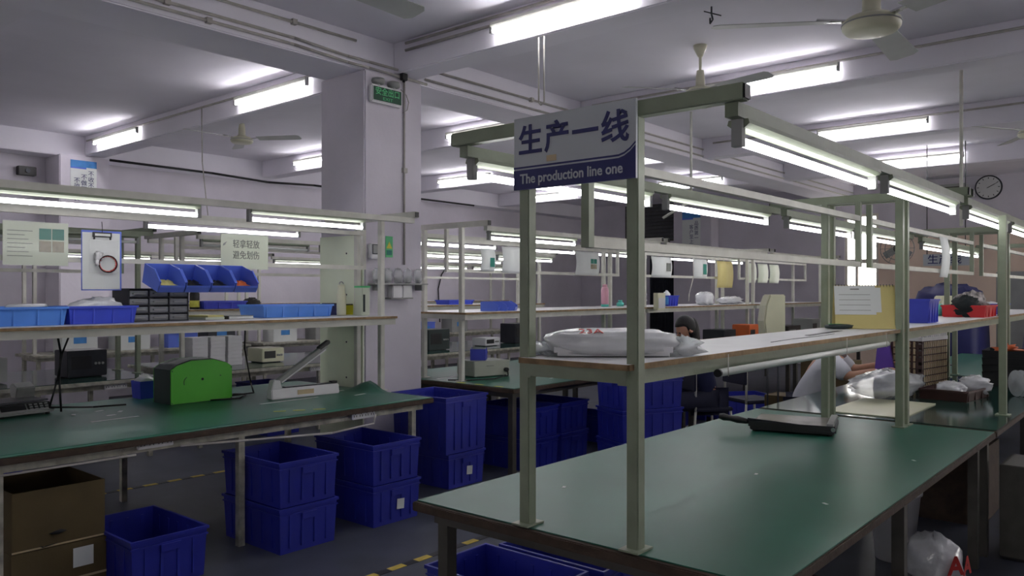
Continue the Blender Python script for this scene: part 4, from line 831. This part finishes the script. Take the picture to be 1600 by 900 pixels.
t = thing('blue_jug', 'dark thermos with a yellow label on the third line shelf', 'thermos', (4.25, 8.0, 1.362)); M().lathe([(.05, 0), (.05, .16), (.035, .19), (.035, .22)], 14).build('body', 'black_plastic', t); M().lathe([(.0515, .02), (.0515, .09)], 14).build('label_band', 'tape_lime', t)
for i, (x, m, h) in enumerate(((4.3, 'paper', .3), (5.0, 'paper', .26), (5.7, 'bin_blue', .2), (6.3, 'dark_metal', .3), (7.4, 'paper', .26), (8.2, 'grey_plastic', .25), (9.1, 'paper', .3), (10.5, 'bin_blue', .2), (11.4, 'grey_plastic', .28))):
    t = thing('wall_bench_box', '%s on the back wall bench, item %s from the left' % ({'paper': 'white box', 'bin_blue': 'blue box', 'dark_metal': 'dark box', 'grey_plastic': 'grey box'}[m], ('one', 'two', 'three', 'four', 'five', 'six', 'seven', 'eight', 'nine')[i]), 'box', (x, 11.2, .747)); box(-.22, .22, -.15, .15, 0, h).build('body', m, t, bev=.004); box(-.225, .225, -.155, .155, h, h + .02).build('lid', m, t); box(-.08, .08, -.152, -.15, h * .4, h * .7).build('label', 'sky_print', t)

# ------------------------------------------------------------------ wall things
def poster(loc, w, h, label, cols, rot='Y'):
    t = thing('poster', label, 'poster', loc); F = FACE_Y if rot == 'Y' else FACE_X
    def bx(a0, a1, z0, z1, dpt, nm, m):
        (box(a0, a1, -dpt, 0, z0, z1) if rot == 'Y' else box(-dpt, 0, -a1, -a0, z0, z1)).build(nm, m, t)
    bx(-w / 2, w / 2, 0, h, .004, 'sheet', 'paper'); bx(-w / 2, w / 2, h * .82, h, .006, 'sky_band', 'sky_print'); bx(-w / 2, w * .1, h * .78, h * .82, .0055, 'pale_wave', 'bin_blue')
    for i, s in enumerate(cols):
        for j, ch in enumerate(s):
            a = w * .28 - i * w * .27; z = h * (.66 - .1 * i) - j * w * .24
            p = (a, -.0065, z) if rot == 'Y' else (-.0065, -a, z)
            text('character', ch, w * .24, 'ink_navy', t, p, F)
    return t
poster((4.558, 11.598, 2.82), .34, .52, 'white and blue poster with vertical slogan on the far left pillar', ('不收不良', '不做不良', '不流不良'))
poster((16.598, 8.73, 2.55), .46, .82, 'white and blue poster with vertical slogan on the far right pillar', ('品质第一', '客户至上'), rot='X')
t = thing('wall_clock', 'round wall clock with a dark rim high on the far wall', 'clock', (WX, 2.87, 3.47))
M().cyl((-.035, 0, 0), (0, 0, 0), .225, 32).build('case', 'dark_metal', t); M().cyl((-.042, 0, 0), (-.035, 0, 0), .20, 32).build('face', 'clock_face', t)
for k in range(12): a = k * PI / 6; M().box(-.044, -.042, -.006, .006, .155, .185, rot=Matrix.Rotation(a, 3, 'X'), piv=(-.043, 0, 0)).build('hour_mark', 'ink_black', t)
M().box(-.047, -.044, -.006, .006, -.02, .11, rot=Matrix.Rotation(math.radians(62), 3, 'X'), piv=(-.045, 0, 0)).build('hour_hand', 'ink_black', t); M().box(-.05, -.047, -.004, .004, -.03, .16, rot=Matrix.Rotation(math.radians(-68 + 130), 3, 'X'), piv=(-.048, 0, 0)).build('minute_hand', 'ink_black', t)
t = thing('shutter_window', 'grey louvred shutter window beside the far right poster', 'shutter', (WX, 9.95, 2.75)); box(-.04, 0, -.72, .78, 0, .9).build('frame', 'dark_steel', t)
for k in range(10): M().box(-.07, -.045, -.68, .74, .04 + k * .085, .11 + k * .085, rot=Matrix.Rotation(.35, 3, 'Y')).build('slat', 'louvre', t)
t = thing('dark_curtain', 'dark curtain covering the doorway below the shutter window', 'curtain', (WX - .02, 9.6, 0)); cur = M(); 
for k in range(16): y = -.42 + k * .052; cur.cyl((-.05 - .02 * (k % 2), y, .02), (-.05 - .02 * (k % 2), y, 2.45), .034, 8)
cur.build('fabric', 'dark_fabric', t); M().cyl((-.06, -.5, 2.48), (-.06, .5, 2.48), .015, 8).build('rod', 'chrome', t)
t = thing('air_duct', 'long grey duct box on the far wall left of the clock', 'duct', (WX, 3.75, 3.36)); box(-.25, 0, -.55, .5, 0, .2).build('body', 'grey_plastic', t, bev=.01); box(-.253, -.25, -.45, .4, .05, .15).build('grille', 'dark_steel', t)
t = thing('fuse_box', 'black box on the far left wall above the light row', 'box', (4.0, 12.1, 3.12)); box(-.11, .11, -.10, 0, 0, .12).build('case', 'black_plastic', t, bev=.006); M().cyl((0, -.10, .06), (0, -.12, .06), .03, 12).build('lens', 'dark_metal', t)
t = thing('wall_fan', 'wall fan on a pole in front of the cream far wall', 'fan', (15.2, 3.95, 0)); M().cyl((0, 0, .03), (0, 0, 2.75), .02, 10).build('pole', 'dark_steel', t); M().lathe([(.22, 0), (.2, .03), (.03, .04)], 20).build('base', 'dark_steel', t)
hd = M(); 
for r in (.1, .2, .28): hd.path([(-.12, r * math.cos(a), 2.3 + r * math.sin(a)) for a in [i * PI / 12 for i in range(25)]], .006, 5)
for k in range(12): a = k * PI / 6; hd.path([(-.13, .04 * math.cos(a), 2.3 + .04 * math.sin(a)), (-.11, .28 * math.cos(a), 2.3 + .28 * math.sin(a))], .004, 5)
hd.build('guard', 'grey_plastic', t); M().cyl((-.1, 0, 2.3), (0, 0, 2.3), .07, 14).build('motor', 'black_plastic', t)
for k in range(3): a = k * 2 * PI / 3; M().box(-.095, -.085, -.06, .06, .04, .25, rot=Matrix.Rotation(a, 3, 'X'), piv=(-.09, 0, 0)).build('blade', 'grey_plastic', t).location = (0, 0, 2.3)
t = thing('small_sign', 'small grey sign with production line writing hanging at the far end', 'sign', (12.9, 2.72, 1.92)); box(0, .012, -.30, .30, 0, .17).build('panel', 'sign_grey', t); text('lettering', '生产线', .15, 'ink_navy', t, (-.002, .02, .085), FACE_X, bold=.001)
for s in (-.25, .25): M().cyl((.006, s, .17), (.006, s, CEIL - 1.92), .006, 6).build('hanging_wire', 'dark_metal', t)
t = thing('grey_locker', 'tall grey cabinet at the far right end of the hall', 'cabinet', (14.5, 1.9, 0)); box(-.3, .3, -.4, .4, .05, 1.85).build('body', 'grey_plastic', t, bev=.01); box(-.306, -.30, -.38, -.01, .1, 1.8).build('door', 'grey_plastic', t); box(-.306, -.30, .01, .38, .1, 1.8).build('door', 'grey_plastic', t); box(-.28, .28, -.38, .38, 0, .05).build('plinth', 'dark_steel', t)
for i, (x, y) in enumerate(((12.6, 2.6), (13.0, 1.3))):
    o = M().lump(0, 0, .8, .5, .45, .82, 22, 14, 4, .03, 110 + i).build('covered_stack', 'ink_navy'); tag(o, 'stack of goods wrapped in dark blue cover at the far right, %s one' % ('left', 'right')[i], 'covered goods', None, (x, y, 0))
conduit('black cable with switch hanging on the wall behind the sign posts', [(12.0, 12.08, 2.6), (12.0, 12.08, 2.0), (11.9, 12.07, 1.9), (11.8, 12.07, 1.6), (11.85, 12.07, .9)], r=.012, m='cable_black', cat='cable', clips=[(12.0, 12.08, 2.05)])
conduit('thin white lead hanging by the green column sheet', [(9.75, 5.10, 2.0), (9.72, 5.08, 1.75), (9.6, 5.08, 1.52), (9.58, 5.08, 1.42)], r=.006, m='cable_white', cat='cable')

# ------------------------------------------------------------------ ceiling fans
def fan(loc, drop, a0, label, m='fan_paint', R_=.70):
    t = thing('ceiling_fan', label, 'fan', loc, 0, 'ceiling fans')
    M().lathe([(.02, drop - .10), (.055, drop - .03), (.06, drop)], 16).build('canopy', 'fan_cream', t); M().cyl((0, 0, .12), (0, 0, drop - .05), .012, 10).build('rod', 'fan_cream', t)
    M().lathe([(.03, .20), (.038, .14), (.04, .07), (.06, .055), (.03, .05)], 18).build('lower_cup', 'fan_cream', t)
    M().lathe([(.045, .05), (.10, .042), (.122, .026), (.125, .004), (.124, -.004), (.118, -.014), (.108, -.024), (.07, -.031), (.01, -.033)], 32).build('motor', 'fan_cream', t)
    M().cyl((0, 0, .008), (0, 0, .014), .127, 32).build('motor_band', 'grey_plastic', t)
    for k in range(3):
        a = a0 + k * 2 * PI / 3; Rz = Matrix.Rotation(a, 3, 'Z'); Rt = Matrix.Rotation(math.radians(-11), 3, 'X')
        b = M()
        b._add([Rz @ (Rt @ Vector(p)) for p in ((.19, -.055, 0), (R_ * .96, -.068, 0), (R_, -.04, 0), (R_, .04, 0), (R_ * .96, .068, 0), (.19, .055, 0), (.19, -.055, .004), (R_ * .96, -.068, .004), (R_, -.04, .004), (R_, .04, .004), (R_ * .96, .068, .004), (.19, .055, .004))],
               [(5, 4, 3, 2, 1, 0), (6, 7, 8, 9, 10, 11)] + [(i, (i + 1) % 6, 6 + (i + 1) % 6, 6 + i) for i in range(6)])
        bo = b.build('blade', m, t); bo.location = (0, 0, .025)
        M()._add([Rz @ Vector(p) for p in ((.10, -.018, .022), (.24, -.018, .030), (.24, .018, .034), (.10, .018, .022), (.10, -.018, .03), (.24, -.018, .036), (.24, .018, .04), (.10, .018, .03))], [(3, 2, 1, 0), (4, 5, 6, 7), (0, 1, 5, 4), (1, 2, 6, 5), (2, 3, 7, 6), (3, 0, 4, 7)]).build('blade_iron', 'chrome', t)
    return t
S_, C_ = math.sin(math.radians(40.378)), math.cos(math.radians(40.378))
aL = math.atan2(C_, -S_)
fan((3.79, 1.10, 2.74), .96, aL - .13, 'large ceiling fan at the top right of the hall')
fan((6.40, 3.28, 3.28), .42, .35, 'ceiling fan hanging behind the sign crossbar')
fan((1.87, 2.74, 2.82), .88, math.atan2(.02, .7), 'ceiling fan near the camera with one blade at the top edge')
fan((4.98, 8.3, 3.27), .43, 1.1, 'ceiling fan in the left part of the hall')
fan((8.75, 1.12, 3.0), .70, .5, 'ceiling fan at the right edge of the view')
for (x, y) in ((4.88, 2.42),):
    t = thing('ceiling_hook', 'dark fan hook under the cross beam at the top edge', 'hook', (x, y, 3.43)); M().path([(0, 0, 0), (0, 0, -.05), (.02, 0, -.08), (0, .01, -.11), (-.02, 0, -.08)], .006, 6).build('hook', 'dark_metal', t); M().path([(-.03, .04, -.03), (.04, -.05, -.06)], .004, 6).build('wire_tie', 'black_plastic', t)

# ------------------------------------------------------------------ chairs and people
def stool(loc, label, rz=0, seat='trouser'):
    t = thing('work_chair', label, 'chair', loc, rz, 'work chairs in the aisle'); box(-.2, .2, -.19, .19, .43, .465).build('seat', seat, t, bev=.01)
    M().box(-.2, .2, .19, .21, .62, .86).build('backrest', seat, t, bev=.008)
    for sx in (-1, 1):
        M().path([(sx * .18, -.17, .43), (sx * .21, -.20, 0)], .012, 8).build('leg', 'steel_pale', t)
        M().path([(sx * .18, .19, .84), (sx * .18, .19, .43), (sx * .21, .24, 0)], .012, 8).build('leg', 'steel_pale', t)
        M().path([(sx * .197, -.19, .2), (sx * .197, .22, .2)], .008, 8).build('stretcher', 'steel_pale', t)
    return t
def skinned(name, pts, edges, rad, m, parent=None, sub=2, root=0):
    me = bpy.data.meshes.new(name); me.from_pydata(pts, edges, []); o = bpy.data.objects.new(name, me); COL.objects.link(o)
    sk = o.modifiers.new('skin', 'SKIN'); sk.use_smooth_shade = True
    for i, v in enumerate(me.skin_vertices[0].data):
        r = rad[i]; v.radius = r if isinstance(r, tuple) else (r, r); v.use_root = (i == root)
    o.modifiers.new('sub', 'SUBSURF').levels = sub; o.modifiers['sub'].render_levels = sub
    bpy.context.view_layer.update(); dg = bpy.context.evaluated_depsgraph_get()
    m2 = bpy.data.meshes.new_from_object(o.evaluated_get(dg)); bpy.data.objects.remove(o)
    m2.materials.clear(); m2.materials.append(MATS[m]); m2.polygons.foreach_set('use_smooth', [True] * len(m2.polygons))
    q = bpy.data.objects.new(name, m2); COL.objects.link(q)
    if parent: q.parent = parent
    return q
def head(t, c, f, hair='long'):
    """head facing the unit direction f (in the thing's space): skull, nose, ears, eyes, mouth, hair"""
    f = Vector(f).normalized(); up = Vector((0, 0, 1)); s = f.cross(up).normalized(); up = s.cross(f); c = Vector(c)
    def at(a, b, d): return c + s * a + f * b + up * d
    n, k = 20, 14; vs = []; fs = []
    for j in range(k + 1):
        b = -PI / 2 + PI * j / k
        for i in range(n):
            a = 2 * PI * i / n; x = math.cos(b) * math.cos(a) * .075; y = math.cos(b) * math.sin(a) * .095; z = math.sin(b) * .115
            if z < 0: x *= 1 + z * 2.2; y = y * (1 + z * 1.2) + .012 * (-z / .115)
            vs.append(at(x, y, z))
    fs = [(j * n + i, j * n + (i + 1) % n, (j + 1) * n + (i + 1) % n, (j + 1) * n + i) for j in range(k) for i in range(n)]
    m_ = M(); m_._add(vs, fs, True)
    m_.cyl(at(0, .085, .0), at(0, .112, -.028), .008, 8, .014); m_.cyl(at(0, -.01, -.16), at(0, 0, -.07), .05, 12, .045)
    for q in (-1, 1): m_.cyl(at(q * .07, -.005, -.01), at(q * .085, -.012, -.005), .026, 10, .02)
    h = m_.build('head', 'skin', t)
    for q in (-1, 1): M().cyl(at(q * .03, .082, .005), at(q * .03, .09, .005), .010, 8).build('eye', 'hair', h)
    M().cyl(at(-.022, .092, -.062), at(.022, .092, -.062), .005, 6).build('mouth', 'ink_red', h)
    hv = M(); vs = []; 
    for j in range(k + 1):
        b = -PI / 2 + PI * j / k
        for i in range(n):
            a = 2 * PI * i / n; x = math.cos(b) * math.cos(a) * .088; y = math.cos(b) * math.sin(a) * .108; z = math.sin(b) * .128
            if y > .02 and z < .055: y = .02 + (y - .02) * .15; x *= .98
            vs.append(at(x, y - .008, z + .012))
    hv._add(vs, fs, True)
    if hair == 'long': fh = Vector((f.x, f.y, 0)).normalized(); hv.lump(*(c - fh * .07 + Vector((0, 0, -.09))), .085, .06, .20, 18, 14, 2.2, .01, 5, flat=False)
    hv.build('hair', 'hair', t)
    return h
def hand(t, wrist, d, n):
    """palm and five bent fingers; d is the pointing direction, n the back-of-hand normal"""
    d = Vector(d).normalized(); n = Vector(n); n = (n - d * n.dot(d)).normalized(); s = d.cross(n); w = Vector(wrist)
    P = [w, w + d * .05, w + d * .085]; E = [(0, 1), (1, 2)]; Rr = [(.024, .018), (.036, .015), (.036, .013)]
    for q, L in ((-.028, .060), (-.009, .075), (.010, .072), (.029, .055)):
        b = len(P); r0 = w + d * .078 + s * q
        P += [r0, r0 + d * L * .5 - n * L * .12, r0 + d * L * .85 - n * L * .45]; E += [(2, b), (b, b + 1), (b + 1, b + 2)]; Rr += [.0095, .0088, .0075]
    b = len(P); r0 = w + d * .03 - s * .035; P += [r0, r0 + d * .03 - s * .025 - n * .01, r0 + d * .06 - s * .03 - n * .02]; E += [(1, b), (b, b + 1), (b + 1, b + 2)]; Rr += [.012, .0105, .0085]
    return skinned('hand', [tuple(p) for p in P], E, Rr, 'skin', t, 1)
def person(label, loc, rz, top, lean, handL, handR, hair='long', look=(0, 1, -.35)):
    """seated figure facing +Y in its own space; seat at .46"""
    t = thing('person', label, 'person', loc, rz)
    pel = Vector((0, 0, .52)); ch = Vector((0, .05 + lean * .5, .83)); nk = Vector((0, .06 + lean, 1.07 - lean * .4)); 
    P = [pel, (pel + ch) / 2 + Vector((0, -.015, 0)), ch, nk]; E = [(0, 1), (1, 2), (2, 3)]; Rr = [(.16, .12), (.145, .105), (.17, .115), (.065, .06)]
    for q, hp in ((-1, handL), (1, handR)):
        sh = Vector((q * .17, .05 + lean * .9, .98)); hp = Vector(hp); el = (sh + hp) / 2 + Vector((q * .05, -.05, -.10))
        b = len(P); P += [sh, el, hp]; E += [(2, b), (b, b + 1), (b + 1, b + 2)]; Rr += [.066, .05, .034]
    for q in (-1, 1):
        b = len(P); P += [Vector((q * .10, .02, .52)), Vector((q * .13, .42, .53)), Vector((q * .13, .44, .10)), Vector((q * .13, .56, .05))]; E += [(0, b), (b, b + 1), (b + 1, b + 2), (b + 2, b + 3)]; Rr += [.095, .07, .05, .04]
    body = skinned('body', [tuple(p) for p in P], E, Rr, 'skin', t)
    # clothes follow the body: sleeves to the elbow, trousers
    Pc = [p.copy() for p in P[:4]]; Pc[3] = Pc[3] - Vector((0, 0, .03)); Ec = [(0, 1), (1, 2), (2, 3)]; Rc = [(.185, .145), (.17, .13), (.19, .135), (.085, .075)]
    for q, b in ((-1, 4), (1, 7)):
        i = len(Pc); sl = P[b + 1] + (P[b + 1] - P[b]) * .02; Pc += [P[b].copy(), sl]; Ec += [(2, i), (i, i + 1)]; Rc += [.085, .075]
    skinned('shirt', [tuple(p) for p in Pc], Ec, Rc, top, t)
    M().cyl(nk - Vector((0, .01, .075)), nk + Vector((0, .012, .0)), .088, 14, .064).build('collar', 'shirt', t)
    Pt = [pel - Vector((0, 0, .0))]; Et = []; Rt = [(.18, .13)]
    for b in (10, 14): i = len(Pt); Pt += [P[b], P[b + 1], P[b + 2]]; Et += [(0, i), (i, i + 1), (i + 1, i + 2)]; Rt += [.11, .088, .07]
    skinned('trousers', [tuple(p) for p in Pt], Et, Rt, 'trouser', t)
    head(t, nk + Vector((0, .035, .155)), look, hair)
    for q, b in ((-1, 4), (1, 7)):
        d = (P[b + 2] - P[b + 1]).normalized(); hand(t, P[b + 2] + d * .0, d, Vector((q * .15, -.2, 1)))
    for q in (-1, 1): M().lump(q * .13, .53, .045, .05, .13, .05, 14, 8, 2.6, 0, 1).build('shoe', 'black_plastic', t)
    return t
p1 = person('seated woman with long dark hair looking down at her work in the aisle', (7.0, 3.54, 0), math.radians(55), 'jacket', .10, (-.10, .42, .84), (.12, .42, .84), look=(0, 1, -.45))
stool((7.0, 3.54, 0), 'work chair under the seated woman with long dark hair', math.radians(55))
p2 = person('seated worker in a white shirt reaching over a clear bag on the bench', (6.92, 2.58, 0), math.radians(198), 'shirt', .20, (.04, .70, .95), (.24, .60, .90), hair='short', look=(0, 1, -.6))
stool((6.92, 2.58, 0), 'work chair under the worker in the white shirt', math.radians(198), 'box_blue')
stool((7.78, 3.42, 0), 'empty chair with pale tubular legs in the aisle, left of the upright carton', math.radians(60))
stool((9.9, 3.3, 0), 'empty chair with pale tubular legs far down the aisle', math.radians(20))
